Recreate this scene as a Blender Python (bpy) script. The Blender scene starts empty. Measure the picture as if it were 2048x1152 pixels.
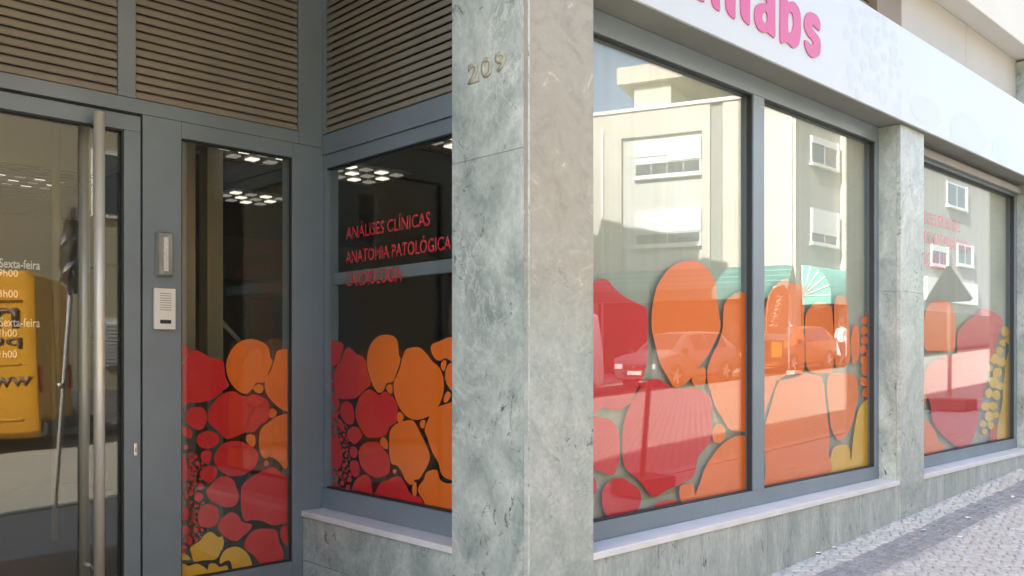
import bpy, bmesh, math, random
from mathutils import Vector, Matrix
random.seed(11)
R = math.radians
sc = bpy.context.scene
COL = sc.collection

# ------------------------------------------------------------------ camera, sky, sun, exposure
CAMZ, FPX, HOR, YAW = 1.48, 1755.0, 713.0, 46.1
cam_d = bpy.data.cameras.new('camera'); cam = bpy.data.objects.new('camera', cam_d); COL.objects.link(cam)
cam.location = (0, 0, CAMZ)
cam.rotation_euler = (R(90), 0, R(YAW - 90))
cam_d.sensor_width = 36.0; cam_d.lens = 36.0 * FPX / 2048.0
cam_d.shift_y = (HOR - 576) / 2048.0
cam_d.clip_start = 0.05; cam_d.clip_end = 2000
sc.camera = cam
SUN_EL, SUN_PHI = 34.0, 10.0          # height of the sun; its slant off the line of the street
world = bpy.data.worlds.new('World'); sc.world = world; world.use_nodes = True
wn = world.node_tree.nodes; wl = world.node_tree.links
bg = wn['Background']; sky = wn.new('ShaderNodeTexSky'); sky.sky_type = 'NISHITA'; sky.sun_disc = False
travel = Vector((math.cos(R(SUN_PHI)) * math.cos(R(SUN_EL)), -math.sin(R(SUN_PHI)) * math.cos(R(SUN_EL)), -math.sin(R(SUN_EL))))
sky.sun_elevation = R(SUN_EL)
sky.sun_rotation = math.atan2(-travel.x, -travel.y)
sky.dust_density = 2.0; sky.ozone_density = 1.0
wl.new(sky.outputs[0], bg.inputs[0]); bg.inputs[1].default_value = 0.15
sun_d = bpy.data.lights.new('sun', 'SUN'); sun_d.energy = 5.0; sun_d.angle = R(0.5); sun_d.color = (1.0, 0.955, 0.89)
sun = bpy.data.objects.new('sun', sun_d); COL.objects.link(sun)
sun.rotation_euler = travel.to_track_quat('-Z', 'Y').to_euler(); sun.location = (-20, 8, 25)
sc.view_settings.view_transform = 'Standard'; sc.view_settings.look = 'None'
sc.view_settings.exposure = 2.3; sc.view_settings.gamma = 1.0; sc.view_settings.use_curve_mapping = False
sc.cycles.max_bounces = 10; sc.cycles.transparent_max_bounces = 24; sc.cycles.glossy_bounces = 5
sc.cycles.diffuse_bounces = 4; sc.cycles.caustics_reflective = False; sc.cycles.caustics_refractive = False
sc.cycles.sample_clamp_indirect = 6.0

# ------------------------------------------------------------------ pixel -> point (photograph is 2048 x 1152)
FW = Vector((math.cos(R(YAW)), math.sin(R(YAW)), 0)); RT = Vector((math.sin(R(YAW)), -math.cos(R(YAW)), 0))
def ray(u, v):
    return FW + RT * ((u - 1024) / FPX) + Vector((0, 0, (HOR - v) / FPX))
def onY(u, v, y):
    d = ray(u, v); return d * (y / d.y) + Vector((0, 0, CAMZ))
def onX(u, v, x):
    d = ray(u, v); return d * (x / d.x) + Vector((0, 0, CAMZ))
def gz(x, y):
    x = max(-45.0, min(70.0, x)); return 0.0486 * x - 0.032 * max(0.0, min(16.0, 0.4 - y))

# ------------------------------------------------------------------ materials
MATS = {}
def nodes_of(name):
    m = bpy.data.materials.new(name); m.use_nodes = True; nt = m.node_tree
    b = nt.nodes['Principled BSDF']; return m, nt.nodes, nt.links, b
def setin(b, k, v):
    if k in b.inputs: b.inputs[k].default_value = v
def mat(name, col, rough=0.5, var=0.12, scale=6.0, bump=0.0, bscale=40.0, metal=0.0, spec=None, stretch=(1, 1, 1), emit=None):
    if name in MATS: return MATS[name]
    m, n, l, b = nodes_of(name)
    tc = n.new('ShaderNodeNewGeometry'); mp = n.new('ShaderNodeMapping'); mp.inputs['Scale'].default_value = stretch
    l.new(tc.outputs['Position'], mp.inputs['Vector'])
    nz = n.new('ShaderNodeTexNoise'); nz.inputs['Scale'].default_value = scale; nz.inputs['Detail'].default_value = 6
    l.new(mp.outputs[0], nz.inputs['Vector'])
    cr = n.new('ShaderNodeValToRGB')
    cr.color_ramp.elements[0].position = 0.25; cr.color_ramp.elements[1].position = 0.75
    cr.color_ramp.elements[0].color = (col[0] * (1 - var), col[1] * (1 - var), col[2] * (1 - var), 1)
    cr.color_ramp.elements[1].color = (min(1, col[0] * (1 + var)), min(1, col[1] * (1 + var)), min(1, col[2] * (1 + var)), 1)
    l.new(nz.outputs['Fac'], cr.inputs[0]); l.new(cr.outputs[0], b.inputs['Base Color'])
    b.inputs['Roughness'].default_value = rough; b.inputs['Metallic'].default_value = metal
    if spec is not None: setin(b, 'Specular IOR Level', spec)
    if bump > 0:
        n2 = n.new('ShaderNodeTexNoise'); n2.inputs['Scale'].default_value = bscale; n2.inputs['Detail'].default_value = 4
        l.new(mp.outputs[0], n2.inputs['Vector'])
        bp = n.new('ShaderNodeBump'); bp.inputs['Strength'].default_value = bump; bp.inputs['Distance'].default_value = 0.01
        l.new(n2.outputs['Fac'], bp.inputs['Height']); l.new(bp.outputs[0], b.inputs['Normal'])
    if emit:
        b.inputs['Emission Color'].default_value = (*col, 1); b.inputs['Emission Strength'].default_value = emit
    MATS[name] = m; return m

def marble(name, c0, c1, vein, dark, upper_tone=None, vs=1.0, stretch=(1.0, 1.0, 1.0), rot=(0.0, 0.5, 0.4), seed=0.0):
    """green marble: clouded ground, white swirling veins, dark flecks; stain = (colour, z from, z to)"""
    m, n, l, b = nodes_of(name)
    g = n.new('ShaderNodeNewGeometry'); mp = n.new('ShaderNodeMapping'); l.new(g.outputs['Position'], mp.inputs['Vector'])
    mp.inputs['Rotation'].default_value = rot; mp.inputs['Scale'].default_value = stretch; mp.inputs['Location'].default_value = (seed, seed * .7, seed * 1.3)
    def noise(scale, detail=8, dist=0.0, rough=0.6):
        z = n.new('ShaderNodeTexNoise'); z.inputs['Scale'].default_value = scale; z.inputs['Detail'].default_value = detail
        z.inputs['Distortion'].default_value = dist; z.inputs['Roughness'].default_value = rough
        l.new(mp.outputs[0], z.inputs['Vector']); return z.outputs['Fac']
    def ramp(src, stops):
        r = n.new('ShaderNodeValToRGB'); e = r.color_ramp.elements
        while len(e) < len(stops): e.new(0.5)
        for i, (p, c) in enumerate(stops): e[i].position = p; e[i].color = c if len(c) == 4 else (*c, 1)
        l.new(src, r.inputs[0]); return r.outputs[0]
    def mixc(f, a, bb):
        x = n.new('ShaderNodeMix'); x.data_type = 'RGBA'
        l.new(f, x.inputs[0])
        for s, k in ((a, 6), (bb, 7)):
            if hasattr(s, 'links'): l.new(s, x.inputs[k])
            else: x.inputs[k].default_value = (*s, 1)
        return x.outputs[2]
    W, K = (1, 1, 1, 1), (0, 0, 0, 1)
    base = ramp(noise(2.4 * vs, 9, 1.8), [(0.32, c0), (0.5, tuple((a + d) / 2 for a, d in zip(c0, c1))), (0.68, c1)])
    swirl = ramp(noise(2.0 * vs, 10, 3.0, 0.68), [(0.470, K), (0.50, (.75, .75, .75, 1)), (0.530, K)])
    swirl_m = n.new('ShaderNodeMath'); swirl_m.operation = 'MULTIPLY'
    l.new(swirl, swirl_m.inputs[0]); l.new(ramp(noise(1.6 * vs, 3), [(0.42, K), (0.66, W)]), swirl_m.inputs[1])
    c = mixc(swirl_m.outputs[0], base, vein)
    fl = n.new('ShaderNodeMath'); fl.operation = 'MULTIPLY'
    l.new(ramp(noise(15.0 * vs, 9, 1.2, 0.78), [(0.565, K), (0.62, (.95, .95, .95, 1))]), fl.inputs[0])
    l.new(ramp(noise(2.6 * vs, 3, 0.5), [(0.45, K), (0.58, W)]), fl.inputs[1])
    c = mixc(fl.outputs[0], c, dark)
    fine = ramp(noise(38.0 * vs, 4, 0.6), [(0.3, (.84, .84, .84, 1)), (0.7, (1.10, 1.10, 1.10, 1))])
    mu = n.new('ShaderNodeMix'); mu.data_type = 'RGBA'; mu.blend_type = 'MULTIPLY'; mu.inputs[0].default_value = 1
    l.new(c, mu.inputs[6]); l.new(fine, mu.inputs[7]); c = mu.outputs[2]
    if upper_tone:
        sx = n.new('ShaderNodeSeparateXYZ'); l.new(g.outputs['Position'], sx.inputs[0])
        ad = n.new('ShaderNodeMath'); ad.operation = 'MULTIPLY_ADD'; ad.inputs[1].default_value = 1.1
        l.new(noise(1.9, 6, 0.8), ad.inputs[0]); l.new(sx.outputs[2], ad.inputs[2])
        mr = n.new('ShaderNodeMapRange'); mr.inputs['From Min'].default_value = upper_tone[1] + .5; mr.inputs['From Max'].default_value = upper_tone[2] + .5
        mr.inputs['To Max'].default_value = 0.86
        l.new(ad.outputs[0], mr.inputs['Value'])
        c = mixc(mr.outputs[0], c, ramp(noise(4.5, 11, 2.2, .72), [(0.30, tuple(k * .74 for k in upper_tone[0])), (0.46, upper_tone[0]), (0.60, tuple(k * 1.12 for k in upper_tone[0])), (0.68, (.58, .54, .47))]))
    l.new(c, b.inputs['Base Color']); b.inputs['Roughness'].default_value = 0.34
    setin(b, 'Specular IOR Level', 0.35)
    bp = n.new('ShaderNodeBump'); bp.inputs['Strength'].default_value = 0.12; bp.inputs['Distance'].default_value = 0.004
    l.new(fl.outputs[0], bp.inputs['Height']); bp.invert = True; l.new(bp.outputs[0], b.inputs['Normal'])
    MATS[name] = m; return m

def glass(name, tint, r0, dust=0.0, dustcol=(.55, .58, .52)):
    """clear glazing: Schlick reflectance over a tinted pass-through, with a film of street dust"""
    m, n, l, b = nodes_of(name); n.remove(b)
    lw = n.new('ShaderNodeLayerWeight'); lw.inputs[0].default_value = 0.5
    def op(o, a, bb):
        x = n.new('ShaderNodeMath'); x.operation = o
        for i, s in enumerate((a, bb)):
            if hasattr(s, 'links'): l.new(s, x.inputs[i])
            else: x.inputs[i].default_value = s
        return x.outputs[0]
    f5 = op('POWER', lw.outputs['Facing'], 5.0)
    fac = op('ADD', op('MULTIPLY', f5, 1 - r0), r0)
    tr = n.new('ShaderNodeBsdfTransparent'); tr.inputs[0].default_value = (*tint, 1)
    gl = n.new('ShaderNodeBsdfGlossy'); gl.inputs['Roughness'].default_value = 0.0; gl.inputs['Color'].default_value = (1, 1, 1, 1)
    base = tr.outputs[0]
    if dust:
        g = n.new('ShaderNodeNewGeometry'); nz = n.new('ShaderNodeTexNoise'); nz.inputs['Scale'].default_value = 2.5; nz.inputs['Detail'].default_value = 5
        l.new(g.outputs['Position'], nz.inputs['Vector'])
        df = n.new('ShaderNodeBsdfDiffuse'); df.inputs[0].default_value = (*dustcol, 1)
        mx0 = n.new('ShaderNodeMixShader'); l.new(op('MULTIPLY', nz.outputs['Fac'], dust * 2), mx0.inputs[0])
        l.new(base, mx0.inputs[1]); l.new(df.outputs[0], mx0.inputs[2]); base = mx0.outputs[0]
    mx = n.new('ShaderNodeMixShader'); l.new(fac, mx.inputs[0]); l.new(base, mx.inputs[1]); l.new(gl.outputs[0], mx.inputs[2])
    l.new(mx.outputs[0], n['Material Output'].inputs['Surface'])
    MATS[name] = m; return m

def bricky(name, c1, c2, mortar, bw, bh, mortar_size=0.012, rough=0.7, bump=0.3, plane='XZ', rotz=0.0):
    """tiles or setts too small or far to build one by one"""
    m, n, l, b = nodes_of(name)
    g = n.new('ShaderNodeNewGeometry'); mp0 = n.new('ShaderNodeMapping'); mp0.inputs['Rotation'].default_value = (0, 0, rotz)
    l.new(g.outputs['Position'], mp0.inputs['Vector'])
    sx = n.new('ShaderNodeSeparateXYZ'); cx = n.new('ShaderNodeCombineXYZ'); l.new(mp0.outputs[0], sx.inputs[0])
    l.new(sx.outputs['XYZ'.index(plane[0])], cx.inputs[0]); l.new(sx.outputs['XYZ'.index(plane[1])], cx.inputs[1])
    br = n.new('ShaderNodeTexBrick'); l.new(cx.outputs[0], br.inputs['Vector'])
    br.inputs['Color1'].default_value = (*c1, 1); br.inputs['Color2'].default_value = (*c2, 1); br.inputs['Mortar'].default_value = (*mortar, 1)
    br.inputs['Scale'].default_value = 1.0; br.inputs['Brick Width'].default_value = bw; br.inputs['Row Height'].default_value = bh
    br.inputs['Mortar Size'].default_value = mortar_size; br.inputs['Mortar Smooth'].default_value = 0.2
    nz = n.new('ShaderNodeTexNoise'); nz.inputs['Scale'].default_value = 0.9; nz.inputs['Detail'].default_value = 7; l.new(g.outputs['Position'], nz.inputs['Vector'])
    cr = n.new('ShaderNodeValToRGB'); cr.color_ramp.elements[0].color = (.82, .82, .82, 1); cr.color_ramp.elements[1].color = (1.12, 1.12, 1.12, 1)
    l.new(nz.outputs['Fac'], cr.inputs[0])
    mu = n.new('ShaderNodeMix'); mu.data_type = 'RGBA'; mu.blend_type = 'MULTIPLY'; mu.inputs[0].default_value = 1
    l.new(br.outputs['Color'], mu.inputs[6]); l.new(cr.outputs[0], mu.inputs[7]); l.new(mu.outputs[2], b.inputs['Base Color'])
    b.inputs['Roughness'].default_value = rough
    bp = n.new('ShaderNodeBump'); bp.inputs['Strength'].default_value = bump; bp.inputs['Distance'].default_value = 0.01; bp.invert = True
    l.new(br.outputs['Fac'], bp.inputs['Height']); l.new(bp.outputs[0], b.inputs['Normal'])
    MATS[name] = m; return m

GREEN0, GREEN1 = (.22, .275, .26), (.48, .525, .50)
M_marble = marble('green_marble', GREEN0, GREEN1, (.62, .66, .62), (.06, .08, .075), stretch=(1, 1, .8))
M_marble_b = marble('green_marble_pale', (.30, .345, .328), (.48, .51, .49), (.62, .65, .60), (.07, .09, .085), seed=3.7, rot=(.3, -.4, 1.1))
M_marble_brown = marble('green_marble_brown_top', (.28, .325, .305), (.45, .475, .45), (.50, .52, .47), (.09, .10, .09), upper_tone=((.312, .285, .238), 1.45, 2.1), seed=8.1, rot=(.2, .5, .2))  # marble colour turns browner towards the top of the face
M_marble_streak = marble('green_marble_streaked', (.27, .315, .302), (.47, .505, .485), (.56, .60, .56), (.07, .09, .095), seed=5.2, stretch=(2.2, 2.2, .55), rot=(0, .12, 0))
M_sill = mat('white_marble_sill', (.66, .66, .665), .42, .08, 5, .08, 60)
M_frame = mat('blue_grey_aluminium', (.172, .217, .255), .38, .10, 3, .02, 90, metal=0.0, spec=.5)
M_frame_dk = mat('shadow_gap_black', (.02, .022, .024), .6, .1)
M_louvre = mat('beige_brown_louvre', (.225, .205, .172), .5, .14, 4)
M_louvre_bk = mat('louvre_back', (.085, .078, .066), .8)
M_steel = mat('brushed_steel', (.74, .72, .66), .36, .06, 30, metal=.35, stretch=(1, 1, .05))
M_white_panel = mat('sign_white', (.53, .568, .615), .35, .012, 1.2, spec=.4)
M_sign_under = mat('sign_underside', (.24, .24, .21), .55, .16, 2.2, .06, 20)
M_pink = mat('sign_pink', (.54, .075, .235), .4, .03, 2)
M_cell = mat('sign_pale_cell', (.485, .522, .572), .35, .01)
M_red = mat('film_red', (.72, .007, .016), .45, .05, 1.5)
M_orange = mat('film_orange', (.96, .190, .008), .45, .04, 1.5)
M_yellow = mat('film_yellow', (.88, .50, .015), .45, .04, 1.5)
M_pinkish = mat('film_salmon', (.70, .11, .075), .45, .04, 1.5)
M_redtext = mat('film_red_text', (.85, .02, .05), .5, .03)
M_whitetext = mat('film_white_text', (.75, .75, .72), .5, .03)
def translucent(m, f):
    n, l = m.node_tree.nodes, m.node_tree.links; b = n['Principled BSDF']; src = b.inputs['Base Color'].links[0].from_socket
    t = n.new('ShaderNodeBsdfTranslucent'); l.new(src, t.inputs[0]); x = n.new('ShaderNodeMixShader'); x.inputs[0].default_value = f
    l.new(b.outputs[0], x.inputs[1]); l.new(t.outputs[0], x.inputs[2]); l.new(x.outputs[0], n['Material Output'].inputs['Surface'])
for _m in (M_red, M_orange, M_yellow, M_pinkish): translucent(_m, .10)
M_glass = glass('shop_glass', (.985, .99, .98), 0.054, 0.008)
M_glass_door = glass('entrance_glass', (.97, .975, .95), 0.060, 0.010)
M_glass_side = glass('side_glass', (.97, .975, .96), 0.03, 0.006)
M_beige_panel = mat('beige_wall_panel', (.45, .435, .405), .6, .06, 1.5, .05, 30)
M_slab_white = mat('white_render', (.66, .64, .59), .65, .05, 1.2, .08, 30)
M_brown_post = mat('brown_render', (.21, .165, .12), .6, .15, 3, .1, 30)
M_blind = mat('grey_blind', (.36, .385, .325), .75, .10, 2.0, .05, 8, stretch=(6, 6, .2))
M_bronze = mat('bronze_numerals', (.375, .37, .29), .65, .3, 30)

# ------------------------------------------------------------------ mesh helpers
def link(o, parent=None):
    COL.objects.link(o)
    if parent is not None:
        o.parent = parent
        M = Matrix.Identity(4); p = parent; chain = []
        while p is not None: chain.append(p); p = p.parent
        for q in reversed(chain): M = M @ q.matrix_parent_inverse @ Matrix.LocRotScale(q.location, q.rotation_euler, q.scale)
        o.matrix_parent_inverse = M.inverted()
    return o
def mesh_obj(name, bm, m, parent=None, smooth=False):
    me = bpy.data.meshes.new(name); bmesh.ops.recalc_face_normals(bm, faces=bm.faces[:]); bm.to_mesh(me); bm.free()
    for mm in (m if isinstance(m, (list, tuple)) else [m]): me.materials.append(mm)
    if smooth:
        for p in me.polygons: p.use_smooth = True
    return link(bpy.data.objects.new(name, me), parent)
def empty(name, loc, label=None, cat=None, group=None):
    o = bpy.data.objects.new(name, None); o.location = loc; o.empty_display_size = .1; COL.objects.link(o)
    return tag(o, label, cat, group)
def tag(o, label=None, cat=None, group=None, kind=None):
    if label: o['label'] = label
    if cat: o['category'] = cat
    if group: o['group'] = group
    if kind: o['kind'] = kind
    return o
def add_box(bm, x0, x1, y0, y1, z0, z1, mi=0):
    vs = [bm.verts.new((x, y, z)) for z in (z0, z1) for y in (y0, y1) for x in (x0, x1)]
    for f in ((0, 2, 3, 1), (4, 5, 7, 6), (0, 1, 5, 4), (2, 6, 7, 3), (0, 4, 6, 2), (1, 3, 7, 5)):
        bm.faces.new([vs[i] for i in f]).material_index = mi
    return vs
def box(name, x0, x1, y0, y1, z0, z1, m, parent=None, bev=0.0):
    bm = bmesh.new(); add_box(bm, x0, x1, y0, y1, z0, z1)
    if bev: bmesh.ops.bevel(bm, geom=bm.edges[:], offset=bev, segments=2, affect='EDGES', profile=.6)
    return mesh_obj(name, bm, m, parent)
def obox(name, origin, ax, ay, az, lx, ly, lz, m, parent=None, bev=0.0):
    """box from a corner along three axes"""
    bm = bmesh.new(); add_box(bm, 0, lx, 0, ly, 0, lz)
    if bev: bmesh.ops.bevel(bm, geom=bm.edges[:], offset=bev, segments=2, affect='EDGES', profile=.6)
    ax, ay, az = Vector(ax), Vector(ay), Vector(az); o = Vector(origin)
    for v in bm.verts: v.co = o + ax * v.co.x + ay * v.co.y + az * v.co.z
    return mesh_obj(name, bm, m, parent)
def prism(name, pts, off, m, parent=None):
    """extrude a polygon (3D points) by the vector off"""
    bm = bmesh.new(); off = Vector(off)
    a = [bm.verts.new(p) for p in pts]; b = [bm.verts.new(Vector(p) + off) for p in pts]
    bm.faces.new(a); bm.faces.new(b[::-1])
    for i in range(len(a)): bm.faces.new((a[i], a[(i + 1) % len(a)], b[(i + 1) % len(a)], b[i]))
    return mesh_obj(name, bm, m, parent)
def add_tube(bm, pts, rad, seg=10, cap=True):
    rings = []; pts = [Vector(p) for p in pts]
    for i, p in enumerate(pts):
        d = (pts[min(i + 1, len(pts) - 1)] - pts[max(i - 1, 0)]).normalized()
        a = d.cross(Vector((0, 0, 1)));
        if a.length < 1e-3: a = d.cross(Vector((1, 0, 0)))
        a.normalize(); b = d.cross(a); r = rad[i] if isinstance(rad, (list, tuple)) else rad
        rings.append([bm.verts.new(p + a * r * math.cos(2 * math.pi * k / seg) + b * r * math.sin(2 * math.pi * k / seg)) for k in range(seg)])
    for r0, r1 in zip(rings, rings[1:]):
        for k in range(seg): bm.faces.new((r0[k], r0[(k + 1) % seg], r1[(k + 1) % seg], r1[k]))
    if cap: bm.faces.new(rings[0][::-1]); bm.faces.new(rings[-1])
def tube(name, pts, rad, m, parent=None, seg=12):
    bm = bmesh.new(); add_tube(bm, pts, rad, seg); return mesh_obj(name, bm, m, parent, smooth=True)
def copy_to(o, loc, parent, rot=None):
    c = o.copy(); c.location = loc; c.parent = None
    if rot is not None: c.rotation_euler = rot
    return link(c, parent)

def text_mesh(name, s, p0, ex, ez, w, h, m, parent=None, bold=0.0, depth=0.002, shear=0.0, split=False, nrm=None):
    """lettering fitted into a box: p0 lower left, ex / ez unit vectors, w x h size"""
    cu = bpy.data.curves.new('t', 'FONT'); cu.body = s; cu.size = 1.0; cu.offset = bold; cu.fill_mode = 'FRONT'; cu.resolution_u = 3
    cu.shear = shear
    to = bpy.data.objects.new('t', cu); COL.objects.link(to)
    dg = bpy.context.evaluated_depsgraph_get(); me = bpy.data.meshes.new_from_object(to.evaluated_get(dg))
    bpy.data.objects.remove(to); bpy.data.curves.remove(cu)
    xs = [v.co.x for v in me.vertices]; ys = [v.co.y for v in me.vertices]
    x0, x1, y0, y1 = min(xs), max(xs), min(ys), max(ys)
    ex, ez, p0 = Vector(ex), Vector(ez), Vector(p0)
    for v in me.vertices:
        v.co = p0 + ex * ((v.co.x - x0) / (x1 - x0) * w) + ez * ((v.co.y - y0) / (y1 - y0) * h)
    bm = bmesh.new(); bm.from_mesh(me); bpy.data.meshes.remove(me)
    nv = ex.cross(ez).normalized() if nrm is None else Vector(nrm)
    if depth:
        r = bmesh.ops.extrude_face_region(bm, geom=bm.faces[:])
        for e in r['geom']:
            if isinstance(e, bmesh.types.BMVert): e.co += nv * depth
    return mesh_obj(name, bm, m, parent)

def smooth_closed(pts, sub=5):
    n = len(pts); out = []
    for i in range(n):
        p0, p1, p2, p3 = (Vector(pts[(i + k - 1) % n]) for k in range(4))
        for k in range(sub):
            t = k / sub
            out.append(0.5 * (2 * p1 + (p2 - p0) * t + (2 * p0 - 5 * p1 + 4 * p2 - p3) * t * t + (3 * p1 - p0 - 3 * p2 + p3) * t ** 3))
    return out
def clip(poly, x0, x1, y0, y1):
    def cut(pl, ins, inter):
        o = []
        for i in range(len(pl)):
            a, b = pl[i - 1], pl[i]
            if ins(b):
                if not ins(a): o.append(inter(a, b))
                o.append(b)
            elif ins(a): o.append(inter(a, b))
        return o
    for ax, lim, sgn in ((0, x0, 1), (0, x1, -1), (1, y0, 1), (1, y1, -1)):
        poly = cut(poly, lambda p: (p[ax] - lim) * sgn >= 0, lambda a, b: a + (b - a) * ((lim - a[ax]) / (b[ax] - a[ax])))
        if len(poly) < 3: return []
    return poly
def blobs(shapes, xf, proj, rect, place, parent, name='film_shape', thick=.0004):
    """film shapes traced as outlines on the glass plane; xf zoom -> photo pixel, proj pixel -> (a, z) on the pane, place (a, z) -> point"""
    layer = 0
    for (m, pts) in shapes:
        if len(pts) == 3 and not isinstance(pts[0], tuple):       # small round one
            cx, cy, r = pts; k = random.random() * 6; nn = 9
            pts = [(cx + r * random.uniform(.8, 1.15) * math.cos(k + 2 * math.pi * i / nn), cy + r * 1.15 * random.uniform(.8, 1.15) * math.sin(k + 2 * math.pi * i / nn)) for i in range(nn)]
        q = [proj(*xf(*p)) for p in smooth_closed(pts)]
        q = clip([Vector(p) for p in q], *rect)
        if len(q) < 3: continue
        layer = (layer + 1) % 7
        pp = [place(p[0], p[1], layer * 0.0006) for p in q]
        nv = (place(0, 0, 1) - place(0, 0, 0)) * thick
        prism(name, pp, nv, m, parent)

# ================================================================== THE SETTING: ground
def sheet(name, xs, ys, m, dz=0.0, parent=None, kind='structure'):
    bm = bmesh.new(); g = [[bm.verts.new((x, y, gz(x, y) + dz)) for x in xs] for y in ys]
    for j in range(len(ys) - 1):
        for i in range(len(xs) - 1): bm.faces.new((g[j][i], g[j][i + 1], g[j + 1][i + 1], g[j + 1][i]))
    o = mesh_obj(name, bm, m, parent)
    if kind: tag(o, kind=kind)
    return o
def frange(a, b, n): return [a + (b - a) * i / n for i in range(n + 1)]
M_sett = bricky('street_setts', (.36, .335, .28), (.42, .39, .325), (.25, .235, .195), .11, .095, .012, .85, .5, 'XY', .6)
M_lane = mat('dark_lane', (.062, .062, .062), .9, .25, 3, .5, 90)
M_farpave = bricky('far_pavement_setts', (.46, .44, .40), (.40, .385, .35), (.25, .24, .22), .1, .1, .01, .9, .4, 'XY')
M_walk = bricky('pavement_setts', (.49, .485, .465), (.44, .435, .42), (.37, .365, .35), .075, .075, .006, .9, .4, 'XY', .8)
M_kerb = mat('granite_kerb', (.46, .45, .42), .8, .12, 30, .3, 120)
M_bed = mat('sand_joint', (.30, .30, .295), .95, .2, 40, .3, 100)
M_cob = [mat('limestone_sett', (.50, .495, .475), .75, .10, 25, .25, 70), mat('limestone_sett_warm', (.475, .46, .435), .75, .12, 25, .25, 70),
         mat('limestone_sett_grey', (.455, .45, .435), .75, .12, 25, .25, 70)]
M_cobd = [mat('basalt_sett', (.25, .253, .265), .7, .15, 25, .25, 70), mat('basalt_sett_pale', (.295, .296, .305), .7, .15, 25, .25, 70)]
XS = [-300, -150, -45] + frange(-40, 66, 53) + [70, 150, 400]
road = sheet('road', XS, [-300, -100, -40, -20, -15.6] + frange(-15, 0.41, 20), M_sett, -0.12)
sheet('parking_lane', frange(-40, 66, 53), frange(-10.9, -9.25, 4), M_lane, -0.11)  # darker strip of ground along the far side of the road
sheet('far_pavement', frange(-40, 66, 53), frange(-15.5, -10.95, 5), M_farpave, -0.02)
walk = sheet('pavement', frange(-40, 66, 53), [0.58, 1.0, 1.45, 2.62, 3.2], M_walk)
kb = bmesh.new(); add_box(kb, 0, .985, 0, .165, 0, .2)
bmesh.ops.bevel(kb, geom=kb.edges[:], offset=.012, segments=2, affect='EDGES')
kerb = tag(empty('kerb', (0, .41, 0)), kind='structure')
k0 = None
for i in range(-8, 34):
    x = float(i); z = gz(x, .5) - .192
    if k0 is None: k0 = mesh_obj('kerbstone', kb, M_kerb, kerb); k0.location = (x, .41, z); k0.rotation_euler = (0, -math.atan(.0486), 0)
    else: copy_to(k0, (x, .41, z), kerb, (0, -math.atan(.0486), 0))
kerb2 = tag(empty('far_kerb', (0, -10.95, 0)), kind='structure')
for i in range(0, 40):
    copy_to(k0, (float(i), -11.0, gz(i, -11) - .19), kerb2, (0, -math.atan(.0486), 0))

# small stone setts of the near pavement: the nearest 300 singly, the rest as one bed
def sett_verts(w, d, h, seed):
    rr = random.Random(seed); j = lambda a: a * rr.uniform(.86, 1.08)
    b4 = [(-w / 2, -d / 2), (w / 2, -d / 2), (w / 2, d / 2), (-w / 2, d / 2)]
    lo = [(j(x), j(y), -.03) for x, y in b4]; mid = [(x, y, h - .006) for x, y, _ in lo]
    top = [(x * .86, y * .86, h + rr.uniform(-.0015, .0015)) for x, y, _ in lo]
    return lo + mid + top
SF = [(0, 1, 5, 4), (1, 2, 6, 5), (2, 3, 7, 6), (3, 0, 4, 7), (4, 5, 9, 8), (5, 6, 10, 9), (6, 7, 11, 10), (7, 4, 8, 11), (8, 9, 10, 11)]
sett_me = []
for k in range(8):
    me = bpy.data.meshes.new('sett'); me.from_pydata(sett_verts(.056, .056, .009, k), [], SF)
    me.materials.append((M_cob + M_cobd)[k % 5]); sett_me.append(me)
def band(x): return 2.155 + .008 * math.sin(x * 3), 2.375 + .008 * math.cos(x * 2.3)
cand = []; pit = .0605; a45 = R(38)
for i in range(-150, 150):
    for j in range(-150, 150):
        ux, uy = i * pit + random.uniform(-.006, .006), j * pit + random.uniform(-.006, .006) + (.02 if i % 2 else 0)
        x = 6.4 + ux * math.cos(a45) - uy * math.sin(a45); y = 1.9 + ux * math.sin(a45) + uy * math.cos(a45)
        b0, b1 = band(x)
        if 3.3 < x < 11.5 and 1.32 < y < 2.585 and not (b0 - .03 < y < b1 + .03): cand.append((x, y, a45, 0))
for r in range(4):
    x = 3.3
    while x < 11.5:
        x += pit * random.uniform(.95, 1.1); cand.append((x, band(x)[0] + .032 + r * .0605 + random.uniform(-.005, .005), random.uniform(-.15, .15), 1))
def vis(c):
    p = Vector((c[0], c[1], gz(c[0], c[1]) - CAMZ)); dd = p.dot(FW); u = 1024 + FPX * p.dot(RT) / dd; v = HOR - FPX * p.z / dd
    return (dd if u < 2056 and v < 1160 else 99)
cand.sort(key=vis)
tilt = -math.atan(.0486)
rest = bmesh.new()
for k, (x, y, a, dk) in enumerate(cand):
    mi = random.choice([3, 4]) if dk else random.choice([0, 0, 1, 2])
    if k < 300:
        src = [s for s in sett_me if s.materials[0] == (M_cob + M_cobd)[mi]]
        o = bpy.data.objects.new('sett', random.choice(src)); o.location = (x, y, gz(x, y) + random.uniform(-.003, .002)); o.rotation_euler = (0, tilt, a + random.uniform(-.12, .12)); link(o, walk)
    else:
        vv = sett_verts(.056, .056, .009, k); ca, sa = math.cos(a + random.uniform(-.12, .12)), math.sin(a); dz = random.uniform(-.003, .002)
        bv = [rest.verts.new((x + p[0] * ca - p[1] * sa, y + p[0] * sa + p[1] * ca, gz(x, y) + p[2] + dz)) for p in vv]
        for f in SF: rest.faces.new([bv[q] for q in f]).material_index = mi
o = mesh_obj('setts', rest, M_cob + M_cobd, walk); tag(o, kind='stuff')

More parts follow.
